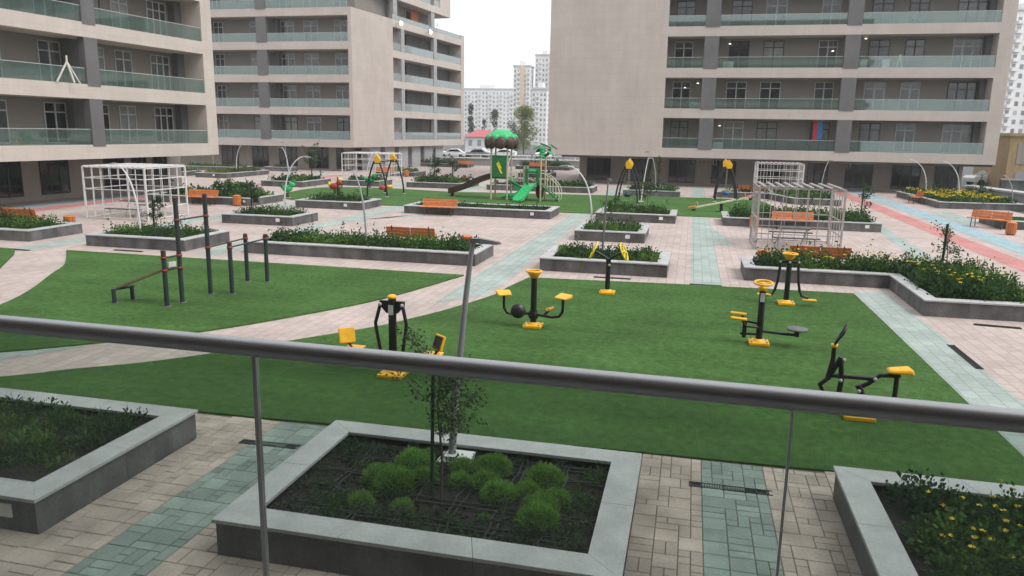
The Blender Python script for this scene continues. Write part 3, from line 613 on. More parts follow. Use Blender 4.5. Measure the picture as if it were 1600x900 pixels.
def cover(key, label, dens, h, L, W, mats, wts, per=26, rad=.2, tall=0, flowers=0, cat='ground cover', blade=False, zone=None, inset=.42):
    poly, hg = PLANTERS[key]; inn = offset(poly, inset); xs = [p[0] for p in inn]; ys = [p[1] for p in inn]
    area = (max(xs)-min(xs))*(max(ys)-min(ys)); n = int(dens*area)
    x = rng.uniform(min(xs), max(xs), n); y = rng.uniform(min(ys), max(ys), n); ok = inside(inn, x, y)
    if zone: ok &= zone(x, y)
    x, y = x[ok], y[ok]; n = len(x); C = np.stack([x, y], 1)
    # clumped mix of species: the kind follows slow waves over the bed
    wv = (np.sin(x*1.7+y*.9+sum(map(ord,key)) % 7)+np.sin(y*2.3-x*1.1+sum(map(ord,key)) % 5))*.25+.5+rng.normal(scale=.16, size=n)
    cum = np.cumsum(wts)/sum(wts); mi = np.searchsorted(cum, np.clip(wv, 0, .999))
    r = rad*rng.uniform(.7, 1.3, n); hh = h*rng.uniform(.55, 1.25, n)
    P, D, LL, WW, idx = clumps(C, r, hh, per, L, W, hg-.14, .9 if blade else .4, mi)
    parts = [(P, D, LL, WW, idx)]
    if tall:
        m = int(tall*area); k = 14; tx = rng.uniform(min(xs), max(xs), m); ty = rng.uniform(min(ys), max(ys), m); o2 = inside(inn, tx, ty); tx, ty = tx[o2], ty[o2]; m = len(tx)
        th = h*rng.uniform(1.3, 2.3, m); f = rng.uniform(.1, 1, (m, k)); lean = rng.normal(scale=.14, size=(m, 2))
        P2 = np.stack([(tx[:, None]+lean[:, :1]*f), (ty[:, None]+lean[:, 1:]*f), hg-.14+th[:, None]*f], 2).reshape(-1, 3)
        parts.append((P2, unit(rng.normal(size=(m*k, 3)))+np.array([0,0,.4]), L*1.1*rng.uniform(.6, 1.2, m*k), W*rng.uniform(.7, 1.1, m*k), np.zeros(m*k, int)))
    ml = list(mats)
    if flowers:
        ml.append('petal_yellow'); m = int(flowers*area); fx = rng.uniform(min(xs), max(xs), m); fy = rng.uniform(min(ys), max(ys), m); o2 = inside(inn, fx, fy) & ((np.sin(fx*2.1+1)+np.sin(fy*2.7)) > -.3)
        if zone: o2 &= zone(fx, fy)
        fx, fy = fx[o2], fy[o2]; k = 5; m = len(fx); fz = hg-.14+h*rng.uniform(.8, 1.05, m)
        pl = L*.5; Pf = np.repeat(np.stack([fx, fy, fz], 1), k, 0); a = np.tile(np.arange(k)*2*pi/k, m)
        parts.append((Pf, np.stack([np.cos(a), np.sin(a), np.full(m*k, .35)], 1), np.full(m*k, pl), np.full(m*k, pl*.85), np.full(m*k, len(ml)-1)))
    P, D, LL, WW, idx = [np.concatenate(q) for q in zip(*parts)]
    o = leaf_obj('ground_cover', leaf_mesh('ground_cover', P, D, LL, WW, ml, idx)); tag(o, label, cat, None, 'stuff')
dk = ('leaf_dark','leaf_mid','leaf_light'); 
cover('P1', 'dark feathery ground cover with yellow green middle in the bottom left planter', 32, .26, .08, .026, ('leaf_dark','leaf_mid','leaf_light','leaf_yellow','leaf_mid','leaf_dark'), (2.4,2.2,1.2,.8,2,2), 60, .19, .6, 0, blade=True, inset=.52)
cover('P3', 'dark green leafy shrubs with yellow flowers in the bottom right planter', 34, .40, .07, .040, ('leaf_dark','leaf_mid','leaf_light','leaf_mid'), (2.5,3.5,1.2,2.3), 76, .2, .4, 16, inset=.56)
cover('P4', 'dense dark shrubs with a few yellow flowers in the zigzag planter', 30, .55, .11, .055, dk, (4,4,1.3), 46, .26, 1.2, 9)
cover('P5', 'mixed dark and bright green plants behind the hand wheel post', 26, .34, .10, .05, dk, (4,3,2), 34, .22, 1.6)
cover('P6', 'dense green shrubs filling the long planter at left centre', 28, .44, .10, .055, dk, (3,5,2), 36, .24, 1.0)
cover('P7', 'green shrubs with tall dry sprigs around the left curved lamp', 24, .38, .10, .05, dk, (2,4,3), 34, .24, 2.2)
cover('P8', 'green shrubs in the planter at the far left edge', 24, .46, .11, .055, dk, (3,4,2), 34, .24, 1.4)
cover('P9', 'green shrubs in the small left middle planter', 24, .4, .11, .055, dk, (3,4,1), 30, .24, 1.6)
cover('P10', 'upright dark shrubs in front of the red rider', 22, .36, .13, .05, dk, (4,3,1), 30, .24, 3)
cover('P11', 'low dark plants in the planter before the playground', 12, .2, .12, .05, dk, (6,2,1), 20, .24, .9)
cover('P12', 'green shrubs in the small planter behind the hand wheel planter', 24, .38, .12, .055, dk, (3,4,2), 30, .24, 1.4)
cover('P13', 'dark green shrubs in front of the middle swing', 20, .38, .13, .06, dk, (3,4,1.5), 30, .26, 1.8)
cover('P14', 'tall green shrubs behind the right pergola', 20, .6, .14, .065, dk, (3,5,1.5), 34, .3, 1.5)
cover('P15', 'bed of yellow flowers below the right block', 9, .45, .2, .09, dk, (3,5,2), 24, .4, .6, 20)
cover('P16', 'short green grass in the planter at the right edge', 14, .16, .12, .05, ('leaf_mid','leaf_light'), (3,3), 22, .24)
for k, lb, hh, ms in [('P17','leafy green shrubs behind the left orange bench',.42,dk),('P30','green shrubs in the planter behind the bench planter',.4,dk),('P18','green shrubs left of the red rider, second row',.4,dk),('P19','yellow green plants near the left block corner',.3,('leaf_olive','leaf_yellow')),('P31','green plants half hidden by the left block corner',.3,dk),
                      ('P20','yellow green plants in the narrow planter of the middle block',.3,('leaf_olive','leaf_yellow')),('P21','bright short grass along the middle block base',.18,('leaf_light','leaf_mid')),('P22','yellow green plants at the middle block corner',.4,('leaf_mid','leaf_yellow')),('P23','olive brown shrubs behind the left swing',.35,('leaf_olive','leaf_mid')),
                      ('P24','dark green shrubs behind the brown slide',.5,dk),('P25','dark shrubs in the farthest left planter',.6,('leaf_dark','leaf_olive')),('P26','dark shrubs in the farthest right planter',.6,dk),('P32','dark low plants between play tower and right block',.25,dk),('P27','dark shrubs directly behind the play tower',.4,('leaf_dark','leaf_mid')),('P28','dark green shrubs before the right block',.45,dk),('P29','green shrubs in the bent planter behind the seesaw',.4,dk)]:
    cover(k, lb, 5.5, hh, .24, .11, ms, [3,3,1.2][:len(ms)], 26, .42, .5)

# near centre planter: hoses, bushes, weeds -----------------------------------
SZ = .285
def wob(pts, n=9, a=.018):
    (x0, y0), (x1, y1) = pts; return [(x0+(x1-x0)*i/n+random.gauss(0,a), y0+(y1-y0)*i/n+random.gauss(0,a), SZ+.012+abs(random.gauss(0,.008))) for i in range(n+1)]
ORD = ['frontmost','second','third','fourth','fifth','sixth']
for j, y in enumerate([6.66,7.1,7.52,7.95,8.25]):
    t = thing('drip_line', (0,0,0), 'black drip hose pair crossing the near centre planter left to right, %s from the front' % ORD[j], 'hose', 0, 'cross hoses in the near centre planter')
    for dy in (-.03,.034): MB().tube(wob(((-4.0,y+dy),(-.78,y+dy*1.2)), 14), .011, 6).build('hose', 'hose', t)
for j, x in enumerate([-3.65,-3.2,-2.72,-2.22,-1.72,-1.22]):
    t = thing('drip_line', (0,0,0), 'lengthwise black drip hose pair in the near centre planter, %s from the left' % (['first']+ORD[1:])[j], 'hose', 0, 'lengthwise hoses in the near centre planter')
    for dx in (-.03,.032): MB().tube(wob(((x+dx,6.4),(x+dx,8.38)), 11), .011, 6).build('hose', 'hose', t)
cl = MB()
for i in range(420):
    x, y, r = random.uniform(-4.0,-.78), random.uniform(6.4,8.35), random.uniform(.008,.03); cl.ell((x,y,SZ+r*.2), (r,r*random.uniform(.6,1),r*.7), 6, 4)
o = cl.build('soil_clods', 'soil'); tag(o, 'loose dark soil clods in the near centre planter', 'soil', None, 'stuff')
BUSH = [(-3.22,7.42,.17),(-3.0,7.27,.2),(-2.95,7.83,.2),(-2.75,7.52,.15),(-2.37,7.88,.15),(-2.32,7.58,.13),(-2.03,7.95,.19),(-2.05,7.62,.15),(-1.82,7.37,.17),(-1.40,7.82,.19),(-1.53,7.52,.14),(-1.2,7.45,.13),(-1.31,7.22,.16),(-1.3,6.92,.19),(-3.2,6.84,.13),(-2.74,6.85,.11),(-1.85,6.87,.07)]
BL = ['left end of the back row','broad front left','behind the left pair, back left','tucked behind the staked sapling at left','back row, right of the sapling','right of the sapling, half hidden','back row centre right','in front of the back row centre right','alone in a hose cell, centre right','far right back','right, second from the back','right edge, small','right, behind the frontmost','frontmost at right, largest','low at front left','small round at front centre left','tiny sprig at front centre']
for (x, y, r), lb in zip(BUSH, BL):
    r *= 1.14
    t = thing('bush', (x,y,SZ), 'round bright green bush in near centre planter, '+lb, 'bush', 0, 'round bushes in the near centre planter')
    b = MB()
    for k in range(5): a = k*1.26; b.tube([(0,0,0),(r*.4*math.cos(a),r*.4*math.sin(a),r*.5)], [.006,.003], 5)
    b.build('stems', 'bark', t)
    n = int(1700*(r/.17)**1.6); d = unit(rng.normal(size=(n, 3))); d[:, 2] = np.abs(d[:, 2])*1.1-.12; q = rng.uniform(.5, 1, n)**.5
    lump = 1+.14*np.sin(d[:, 0]*6+x*9)*np.sin(d[:, 1]*5+y*7)+.1*np.sin(d[:, 2]*9+x)
    P = d*(r*q*lump)[:, None]*np.array([1,1,.86])+np.array([0,0,r*.16])
    leaf_obj('foliage', leaf_mesh('foliage', P, d+np.array([0,0,.75])+rng.normal(scale=.35, size=(n,3)), r*.22*rng.uniform(.6, 1.3, n), r*.045, ['leaf_bush'], None, .05), t)
cover('P2', 'small dark weeds and creeping plants between the hoses of the near centre planter', 30, .15, .045, .022, ('leaf_dark','leaf_mid','leaf_olive','leaf_dark'), (2,1.5,2,2), 64, .16, 2.5, 0, zone=lambda x, y: ((x < -3.3) | (x > -1.05) | (y > 7.9) | (y < 6.8) | (np.sin(x*5)*np.sin(y*6) > .55)) & ~((abs(x+2.45) < .3) & (abs(y-7.1) < .25)))

# lamps ----------------------------------------------------------------------
def lamp(x, y, h, dx, dy, m, label, z=.28, r=.042):
    t = thing('street_lamp', (x,y,z), label, 'lamp', 0, 'curved street lamps in the planters')
    h -= z; pw = 2.3 if abs(dx) > .3 else 1.2; pts = [(dx*(i/12)**pw, dy*(i/12)**pw, h*(1-(1-i/12)**(1+.55*min(1, abs(dx))))) for i in range(13)]
    MB().tube(pts, [r*(1-.42*i/12) for i in range(13)], 10).build('pole', m, t)
    MB().box(-.15,.15,-.15,.15,-.02,.03).build('base_plate', 'lamp_white', t); 
    d = Vector((dx,dy,0)).normalized() if dx or dy else Vector((0,-1,0)); a = math.atan2(d.y, d.x); e = Vector(pts[-1])
    hd = MB(); M = Matrix.Translation(e) @ Matrix.Rotation(a, 4, 'Z') @ Matrix.Rotation(.08, 4, 'Y') @ Matrix.Scale(.66 if y < 10 else .72, 4)
    hd.add([(-.05,-.05,-.03),(.12,-.09,-.035),(.46,-.08,-.02),(.5,0,-.02),(.46,.08,-.02),(.12,.09,-.035),(-.05,.05,-.03),(-.05,-.04,.03),(.12,-.07,.045),(.44,-.06,.015),(.47,0,.012),(.44,.06,.015),(.12,.07,.045),(-.05,.04,.03)],
           [(0,6,5,4,3,2,1),(7,8,9,10,11,12,13)]+[(i,(i+1)%7,7+(i+1)%7,7+i) for i in range(7)], False, M)
    ho = hd.build('lamp_head', 'lamp_grey' if m == 'lamp_white' else 'lamp_dark', t)
    MB().add([(.1,-.06,-.045),(.42,-.055,-.034),(.42,.055,-.034),(.1,.06,-.045)], [(3,2,1,0)], False, M).build('diffuser', 'white_plate', ho)
for a in [(-2.62,8.2,2.98,.24,.05,'lamp_grey','tall grey street lamp rising behind the handrail from near centre planter'),
          (-10.63,23.7,2.85,-.6,.3,'lamp_grey','curved lamp in the long left centre planter'),(-18.2,31.6,2.95,.95,.2,'lamp_white','lamp leaning right in the small left middle planter'),
          (-29.8,52.6,2.75,-.6,.2,'lamp_white','lamp bending left in the second row planter left of the red rider'),(-39.6,60.8,2.7,.7,0,'lamp_white','white lamp bending right near the left block corner'),
          (-39.6,69.6,2.8,-.4,.2,'lamp_grey','lamp bending left in the narrow planter of the middle block'),(-46.5,67.5,3.0,-.6,.2,'lamp_grey','grey lamp bending left along the middle block base'),
          (-24.0,53.9,2.6,.5,.4,'lamp_white','white lamp before the far pergola left of the swing'),(-20.2,57.2,3.0,.2,.6,'lamp_grey','thin grey lamp left of the brown slide'),
          (-13.3,54.8,2.7,.4,.2,'lamp_white','white lamp just left of the play tower'),(-4.0,32.0,2.85,-1.15,.2,'lamp_white','pale lamp bending far left in the small planter before the playground lawn'),
          (-3.0,48.6,2.75,.3,.5,'lamp_white','white lamp standing on the lawn at the middle swing'),(-2.4,54.4,3.0,-.6,.2,'lamp_grey','thin lamp bending left behind the middle swing'),
          (8.6,54.9,2.7,.4,.3,'lamp_grey','thin grey lamp right of the far right pergola'),(16.6,60.4,2.75,-1.3,.1,'lamp_white','left of two white lamps in the yellow flower bed'),
          (17.9,57.6,2.75,-1.25,.1,'lamp_white','right of two white lamps in the yellow flower bed'),(19.6,53.2,2.1,-.7,.1,'lamp_grey','lamp at the right end of the yellow flower bed'),
          (-2.65,24.2,2.75,.05,.5,'lamp_dark','dark lamp post rising behind the hand wheels'),(-19.2,23.3,2.85,-1.0,.2,'lamp_white','pale curved lamp bending left in front of the left pergola')]: lamp(*a, z=.28 if a[1] != 48.6 else .02, r=.05 if a[1] < 10 else .038)
t = thing('junction_box', (-2.52,8.2,SZ), 'white box at the foot of the near grey lamp', 'box'); MB().box(-.16,.16,-.1,.1,0,.07).build('casing', 'white_plate', t, bevel=.01); MB().box(-.17,.17,-.11,.11,.07,.085).build('lid', 'white_plate', t)

# staked saplings -------------------------------------------------------------
def sapling(x, y, hs, hc, rc, n, label, ls=.07, m='leaf_olive', z=.28, low=.35, stk=True, br=7):
    t = thing('sapling', (x,y,z), label, 'tree', 0, 'staked saplings in the planters')
    if stk: MB().tube([(-.06,.02,0),(-.05,.02,hs*.5),(-.04,.03,hs)], .02 if y < 12 else .036, 8).build('stake', 'stake', t)
    tr = [(.05,0,0),(.06,.01,hc*.3),(.02,-.01,hc*.6),(.05,.02,hc*.95)]; MB().tube(tr, [.018,.014,.01,.004], 6).build('trunk', 'bark', t)
    b = MB(); P = []; D = []
    for k in range(br):
        f = rng.uniform(low, .9); a = rng.uniform(0, 2*pi); L = rc*rng.uniform(.5, 1.1); s = Vector((.05,0,hc*f)); e = s+Vector((math.cos(a)*L, math.sin(a)*L, L*rng.uniform(.3, 1.1)))
        b.tube([s, s.lerp(e,.5)+Vector((0,0,-.03*L)), e], [.006,.004,.002], 4)
        for q in range(n//br):
            g = rng.uniform(.15, 1.05); p = s.lerp(e, g); P.append(np.array(p)+rng.normal(scale=rc*.13, size=3)); D.append(rng.normal(size=3)+np.array([0,0,.2]))
    b.build('branches', 'bark', t); P = np.array(P); P[:, 2] = np.maximum(P[:, 2], .1)
    leaf_obj('crown', leaf_mesh('crown', P, np.array(D), ls*rng.uniform(.6, 1.3, len(P)), ls*.5, [m]), t)
sapling(-2.46,7.16,1.62,1.7,.44,1800,'staked sapling with small olive leaves in the near centre planter',.045,'leaf_olive',SZ,.42,br=14)
sapling(-19.3,24.2,1.4,1.5,.35,420,'leafy staked sapling in front of the left pergola',.09,'leaf_dark'); sapling(-19.6,31.2,1.5,1.5,.3,380,'staked sapling before the bin at left middle',.1,'leaf_dark'); sapling(-19.2,39.2,1.3,.8,.2,100,'bare stake with sprig beside the red rider',.1,'leaf_dark')
sapling(7.3,23.9,1.55,1.6,.5,330,'slender staked sapling leaning in the zigzag planter',.085,'leaf_olive'); sapling(-2.15,39.2,1.6,1.9,.4,300,'olive sapling before the middle swing',.12,'leaf_olive',stk=False)
sapling(-3.2,32.0,1.2,1.3,.5,420,'bushy young tree left in the small planter behind the hand wheels',.1,'leaf_mid',stk=False,low=.2); sapling(-19.3,56,2.0,2.2,.4,300,'left of two staked trees behind the brown slide',.16,'leaf_dark'); sapling(-18.0,56.5,1.6,2.1,.5,260,'right of two staked trees behind the brown slide',.16,'leaf_olive')
sapling(8.2,39.6,1.7,1.7,.45,300,'staked sapling at the right end of the pergola planter',.12,'leaf_dark'); sapling(18.9,56.6,1.7,1.3,.2,120,'dark staked sapling in the yellow flower bed',.14,'leaf_dark'); sapling(-2.2,55,2.4,2.6,.3,160,'tall thin staked sapling before the right block wall',.16,'leaf_olive')
sapling(-28.4,53.6,2.1,2.3,.8,420,'spreading young tree in the second row left of the red rider',.18,'leaf_olive'); sapling(-26.3,39.4,.9,1.0,.3,300,'small round tree behind the left orange bench',.12,'leaf_mid',stk=False); sapling(-24.6,38.6,.6,.8,.4,220,'dry dark shrub right of the left bench planter bin',.12,'leaf_dark',stk=False)

# benches and bins ------------------------------------------------------------
def bench_proto():
    t = thing('bench', (0,0,0), 'bench', 'bench', 0, 'slatted wooden benches'); W = .92
    for k in range(4): MB().box(-W,W,-.22+k*.115,-.125+k*.115,.42,.455).build('seat_slat', 'wood_orange', t, bevel=.006)
    for k in range(3):
        for s in (-1, 1):
            z = .47+k*.118; y = .25+k*.036; o = MB().box(-W if s < 0 else .01, -.01 if s < 0 else W, -.017,.017,-.056,.056).build('back_slat', 'wood_orange', t, (0,y,z+.05), (-.3,0,0), bevel=.006)
    for s in (-.7,.7):
        MB().tube([(s,-.2,0),(s,-.17,.41),(s,.2,.41),(s,.26,0)], .025, 4).build('leg_frame', 'steel_frame', t); MB().tube([(s,.19,.40),(s,.30,.62),(s,.36,.86)], .022, 4).build('back_bracket', 'steel_frame', t)
    return t
bp = bench_proto(); first = True
for x, y, rz, lb in [(-9.68,25.7,pi,'bench seen from behind, brown slatted back, beyond the long left centre planter'),(-12.35,36.4,0,'orange slatted bench facing us before the playground planter'),(-26.15,36.6,0,'orange bench facing us right of the left pergola'),(-26.8,25.75,pi,'bench seen from behind at the far left edge'),(4.15,25.75,pi,'bench seen from behind above the zigzag planter'),
                     (4.7,36.85,0,'orange bench seen through the right pergola'),(14.65,55.6,-pi/2-.05,'orange bench side on at the yellow flower bed'),(14.3,41.3,-.75,'orange bench with dark legs at the right edge'),(-27.8,66.2,0,'orange bench under the far left pergola corner'),(-26,86.1,0,'farthest orange bench, left, before the parapet'),(-17.35,86.1,0,'farthest orange bench, right, behind the green slide'),(4.2,56.5,pi,'brown bench back behind the bent planter')]:
    if first: bp.location = (x,y,-.012); bp.rotation_euler.z = rz; bp['label'] = lb; first = False
    else: dup(bp, (x,y,-.012), rz, lb)
def bin_proto():
    t = thing('litter_bin', (0,0,0), 'bin', 'bin', 0, 'orange wooden litter bins'); n = 14
    MB().lathe([(0,.04),(.17,.04),(.18,.5),(.14,.5),(.13,.08),(0,.08)], 14).build('liner', 'steel_frame', t)
    for k in range(n):
        a = 2*pi*k/n; MB().box(-.036,.036,-.012,.012,.05,.54).build('slat', 'wood_orange', t, (.2*math.cos(a),.2*math.sin(a),0), (0,0,a+pi/2))
    MB().lathe([(.0,.60),(.12,.60),(.2,.57),(.22,.54),(.14,.52)], 14).build('lid', 'wood_orange', t); MB().lathe([(.0,0),(.17,0),(.17,.04),(0,.04)], 12).build('foot', 'steel_frame', t)
    return t
bn = bin_proto(); first = True
for x, y, lb in [(-24.05,36.8,'orange slatted bin right of the left orange bench'),(-7.64,25.6,'orange bin right of the brown bench back, left centre'),(-24.45,25.65,'orange bin behind the far left planter'),(-25.6,66.3,'orange bin before the middle block corner'),(-18.25,60.5,'small orange bin above the brown slide'),(3.0,36.9,'orange bin at the left side inside the right pergola view'),(14.35,38.6,'orange bin at the right edge beside the bench'),(2.48,25.7,'orange bin at the back left corner of the zigzag planter')]:
    if first: bn.location = (x,y,-.012); bn['label'] = lb; first = False
    else: dup(bn, (x,y,-.012), random.uniform(0,1), lb)

# pergolas -----------------------------------------------------------------------
def pergola(x, y, w_, d, h, m, label, slats, rails, rz=0, detail=True):
    t = thing('pergola', (x,y,-.012), label, 'pergola', rz, 'tubular pergolas with tables'); s = .035
    for px, py in ((0,0),(w_,0),(0,d),(w_,d)): MB().box(px-s,px+s,py-s,py+s,0,h).build('post', m, t)
    for a, b in (((0,0),(w_,0)),((0,d),(w_,d)),((0,0),(0,d)),((w_,0),(w_,d))):
        for z in [h-.03]+rails:
            A, B = Vector((*a,z)), Vector((*b,z)); e = (B-A).normalized()*s; MB().bar(A+e, B-e, .04).build('rail', m, t)
    for i in range(slats): 
        q = w_*(i+.5)/slats; MB().box(q-.05,q+.05,-.12,d+.12,h+.002,h+.05).build('roof_slat', m, t)
    n = 7
    for i in range(1, n):
        for py in (0,d):
            q = w_*i/n; z0 = .03 if not (2 < i < 5 and py == 0) else rails[-1]; MB().bar((q,py,z0),(q,py,h-.06),.026).build('bar', m, t)
    for i in range(1, 5):
        for px in (0,w_): q = d*i/5; MB().bar((px,q,.03),(px,q,h-.06),.026).build('bar', m, t)
    if detail:
        MB().box(w_*.3,w_*.7,d*.35,d*.65,.72,.76).build('table_top', 'plate_grey', t)
        for px in (.34,.66): MB().tube([(w_*px-.2,d*.5,.02),(w_*px+.05,d*.5,.72)], .025, 6).build('table_leg', m, t); 
        for py in (.15,.85):
            MB().box(w_*.22,w_*.78,d*py-.12,d*py+.12,.42,.46).build('seat', 'plate_grey', t)
            for px in (.28,.72): MB().tube([(w_*px,d*py,.0),(w_*px,d*py,.42)], .022, 6).build('seat_leg', m, t)
    return t
pergola(2.54,29.8,3.0,2.75,2.36,'grey_tube','grey tubular pergola with roof slats above the zigzag planter',9,[.06,.62,1.15])
pergola(-26.95,29.3,3.25,2.8,2.36,'white_tube','white tubular pergola with grid sides in front of the left block',11,[.06,.55,1.35,1.85])
pergola(4.66,57.9,3.15,2.6,2.3,'white_tube','white grid pergola before the right block windows',10,[.06,.7,1.25,1.8],detail=False)
pergola(-28.0,58,4.1,2.8,2.3,'white_tube','white grid pergola behind the left swing',12,[.06,.7,1.3,1.8],detail=False)

# playground ---------------------------------------------------------------------
pt = thing('play_tower', (-11.7,46.8,LZ), 'green and brown play tower with scalloped green roof and two slides', 'playground')
def pp(b, name, m, **k): return b.build(name, m, pt, **k)
for px in (-.52,.52):
    for py in (-.55,.55): pp(MB().tube([(px,py,0),(px,py,3.4)], .055, 10), 'post', 'tan_post')
pp(MB().box(-.5,.5,-.5,.5,1.3,1.38), 'platform', 'plate_grey')
dome = []
for i in range(7): a = i/6*pi/2; dome.append((.92*math.cos(a)+.001, 3.66+.7*math.sin(a)))
pp(MB().lathe(dome, 24), 'roof_dome', 'green_light')
for k in range(9):      # brown hanging petals under the dome
    a = 2*pi*k/9; M = Matrix.Rotation(a, 4, 'Z'); pp(MB().ell((.90,0,3.52), (.2,.36,.40), 10, 8, M), 'roof_petal', 'brown_plastic')
    pp(MB().ell((.80,0,3.80), (.24,.22,.26), 10, 6, M @ Matrix.Rotation(pi/9, 4, 'Z')), 'roof_scallop', 'green_light')
pn = pp(MB().box(-.46,.46,-.6,-.53,1.38,2.55), 'panel', 'green_plastic', bevel=.04); b = MB()
M = Matrix.Translation((0.02,-.62,1.95)) @ Matrix.Rotation(-.45, 4, 'Y'); MB().box(-.05,.05,-.015,.015,-.36,.36,M).box(.07,.14,-.015,.015,-.05,.4,M).build('lightning_mark', 'yellow_bright', pn)
pp(MB().box(-.6,.6,-.56,-.53,2.45,2.75), 'panel_top', 'green_plastic', bevel=.05)
def chute(a, b, wd, m, name, lip=.16, curve=.25):
    a, b = Vector(a), Vector(b); d = (b-a); sd = Vector((d.y,-d.x,0)).normalized()*wd/2; mb_ = MB(); rows = []
    for i in range(13):
        f = i/12; p = a.lerp(b, f); p.z = a.z+(b.z-a.z)*(f+curve*math.sin(f*2*pi)/(2*pi)*-1)
        rows.append([p-sd*1.12+Vector((0,0,lip)), p-sd+Vector((0,0,lip)), p-sd*.92, p+sd*.92, p+sd+Vector((0,0,lip)), p+sd*1.12+Vector((0,0,lip)), p+sd*1.05-Vector((0,0,.06)), p-sd*1.05-Vector((0,0,.06))])
    n = 8; vs = [q for r in rows for q in r]; mb_.add(vs, [(i*n+j, i*n+(j+1)%n, (i+1)*n+(j+1)%n, (i+1)*n+j) for i in range(12) for j in range(n)]+[tuple(range(n))[::-1], tuple(range(12*n,13*n))], False)
    return pp(mb_, name, m)
sl = chute((-.55,.1,1.35),(-3.7,1.0,.22),.5,'brown_plastic','slide',.28); MB().tube([(-3.55,.95,0),(-3.55,.95,.2)], .12, 8).build('slide_foot', 'brown_plastic', sl)
# second deck
for px, py, h in ((1.6,-.5,2.1),(2.65,-.55,2.9),(2.75,.5,2.9),(1.6,.5,2.1)): pp(MB().tube([(px,py,0),(px,py,h)], .055, 10), 'post', 'tan_post')
pp(MB().box(1.6,2.7,-.5,.5,.95,1.03), 'platform', 'plate_grey'); pp(MB().box(.5,1.6,-.35,.35,1.1,1.16), 'bridge', 'plate_grey')
arch = MB(); arch.box(1.68,1.86,-.62,-.5,1.0,1.95).box(2.36,2.56,-.62,-.5,1.0,1.95).box(1.68,2.56,-.63,-.49,1.72,2.0); ao = pp(arch, 'arch_panel', 'green_plastic', bevel=.04)
MB().ell((2.1,-.62,1.86), (.3,.05,.1), 12, 6).build('arch_badge', 'green_light', ao)
chute((2.1,-.55,1.03),(1.5,-2.0,.12),.62,'green_light','slide',.14)
st = MB(); 
for i in range(5): st.box(2.75+i*.2,2.97+i*.2,-.4,.35,.78-i*.18,.82-i*.18)
pp(st, 'stair', 'green_plastic')
for py in (-.42,.37):
    pp(MB().tube([(2.75,py,.9),(3.75,py,.1)], .045, 6), 'stair_string', 'green_plastic'); pp(MB().tube([(2.72,py,1.75),(3.2,py,1.5),(3.7,py,1.0),(3.85,py,.6),(3.8,py,.02)], .022, 6), 'handrail', 'cream')
    for i in range(5): pp(MB().tube([(2.9+i*.18,py,.78-i*.145),(2.9+i*.18,py,1.66-i*.13)], .013, 5), 'baluster', 'cream')
for i in range(6): pp(MB().tube([(.65+i*.17,-.36,1.16),(.65+i*.17,-.36,1.75)], .014, 5), 'bridge_bar', 'cream')
pp(MB().tube([(.55,-.36,1.75),(1.6,-.36,1.75)], .02, 6), 'bridge_rail', 'cream')
pp(MB().tube([(.6,.2,1.25),(.9,-.1,.95),(1.3,-.2,.55),(1.0,-.3,.3),(.4,-.3,.25),(.1,-.3,.15)], [.14,.15,.16,.15,.14,.1], 10), 'spiral_climber', 'green_light')
pp(MB().tube([(.7,-.5,1.2),(1.6,-.7,.75)], .08, 8), 'climber_rail', 'green_plastic'); pp(MB().ell((2.45,.3,.55), (.28,.3,.5), 10, 8), 'crawl_rock', 'brown_plastic')
pl_ = MB()
for k in range(4): pl_.lathe([(.12,2.62+k*.16),(.24,2.72+k*.16),(.1,2.82+k*.16)], 12, Matrix.Translation((2.68,-.4,0)))
pp(pl_, 'palm_trunk', 'green_light'); pp(MB().tube([(2.8,-.4,2.75),(3.05,-.4,2.9),(3.15,-.4,3.2)], .1, 8), 'palm_branch', 'brown_plastic')
for k, (px, pz, a, tl_) in enumerate([(2.45,3.35,pi,.5),(2.9,3.42,0,.5),(2.65,3.5,.9,.35),(3.3,3.4,.2,.6),(3.1,3.1,-.6,.7),(2.55,3.2,2.4,.6)]):
    M = Matrix.Translation((px,-.4,pz)) @ Matrix.Rotation(a, 4, 'Z') @ Matrix.Rotation(tl_, 4, 'Y'); pp(MB().ell((.12,0,0), (.3,.17,.05), 10, 6, M), 'palm_leaf', 'green_light' if k % 2 == 0 else 'green_plastic')

def swing(x, y, w_, L, seat, label, caps='yellow_paint'):
    t = thing('swing_set', (x,y,LZ), label, 'swing', 0, 'black swing frames with yellow caps')
    for py in (-L/2, L/2):
        for s in (-1, 1):
            leg = [(s*(w_/2-.52*f**1.9), py, 2.25*f) for f in [i/9 for i in range(10)]]; MB().tube(leg, .055, 8).build('leg', 'black_paint', t)
            MB().lathe([(0,0),(.11,0),(.11,.05),(0,.05)], 10).build('foot', 'sticker', t, (s*w_/2,py,0))
        k = .06 if py < 0 else -.06; MB().add([(k-.16,-.1,0),(k+.16,-.1,0),(k+.22,-.1,.25),(k-.02,-.1,.58),(k-.2,-.1,.34),(k-.16,.1,0),(k+.16,.1,0),(k+.22,.1,.25),(k-.02,.1,.58),(k-.2,.1,.34)], [(0,1,2,3,4),(9,8,7,6,5)]+[(i,5+i,5+(i+1)%5,(i+1)%5) for i in range(5)]).build('cap', caps, t, (0,py,2.12), bevel=.03)
        MB().tube([(-w_/2+.5,py,2.12),(w_/2-.5,py,2.12)], .05, 8).build('cross_piece', 'black_paint', t)
    MB().tube([(0,-L/2,2.2),(0,L/2,2.2)], .05, 8).build('top_bar', 'black_paint', t)
    for q, sm in zip((-L/5, L/5), seat):
        for e in (-.22,.22): MB().tube([(0,q+e,2.16),(0,q+e,.5)], .008, 4).build('chain', 'grey_tube', t)
        MB().lathe([(0,.38),(.18,.4),(.22,.5),(.2,.62),(.17,.62),(.15,.5),(0,.45)], 12).build('seat', sm, t, (0,q,0))
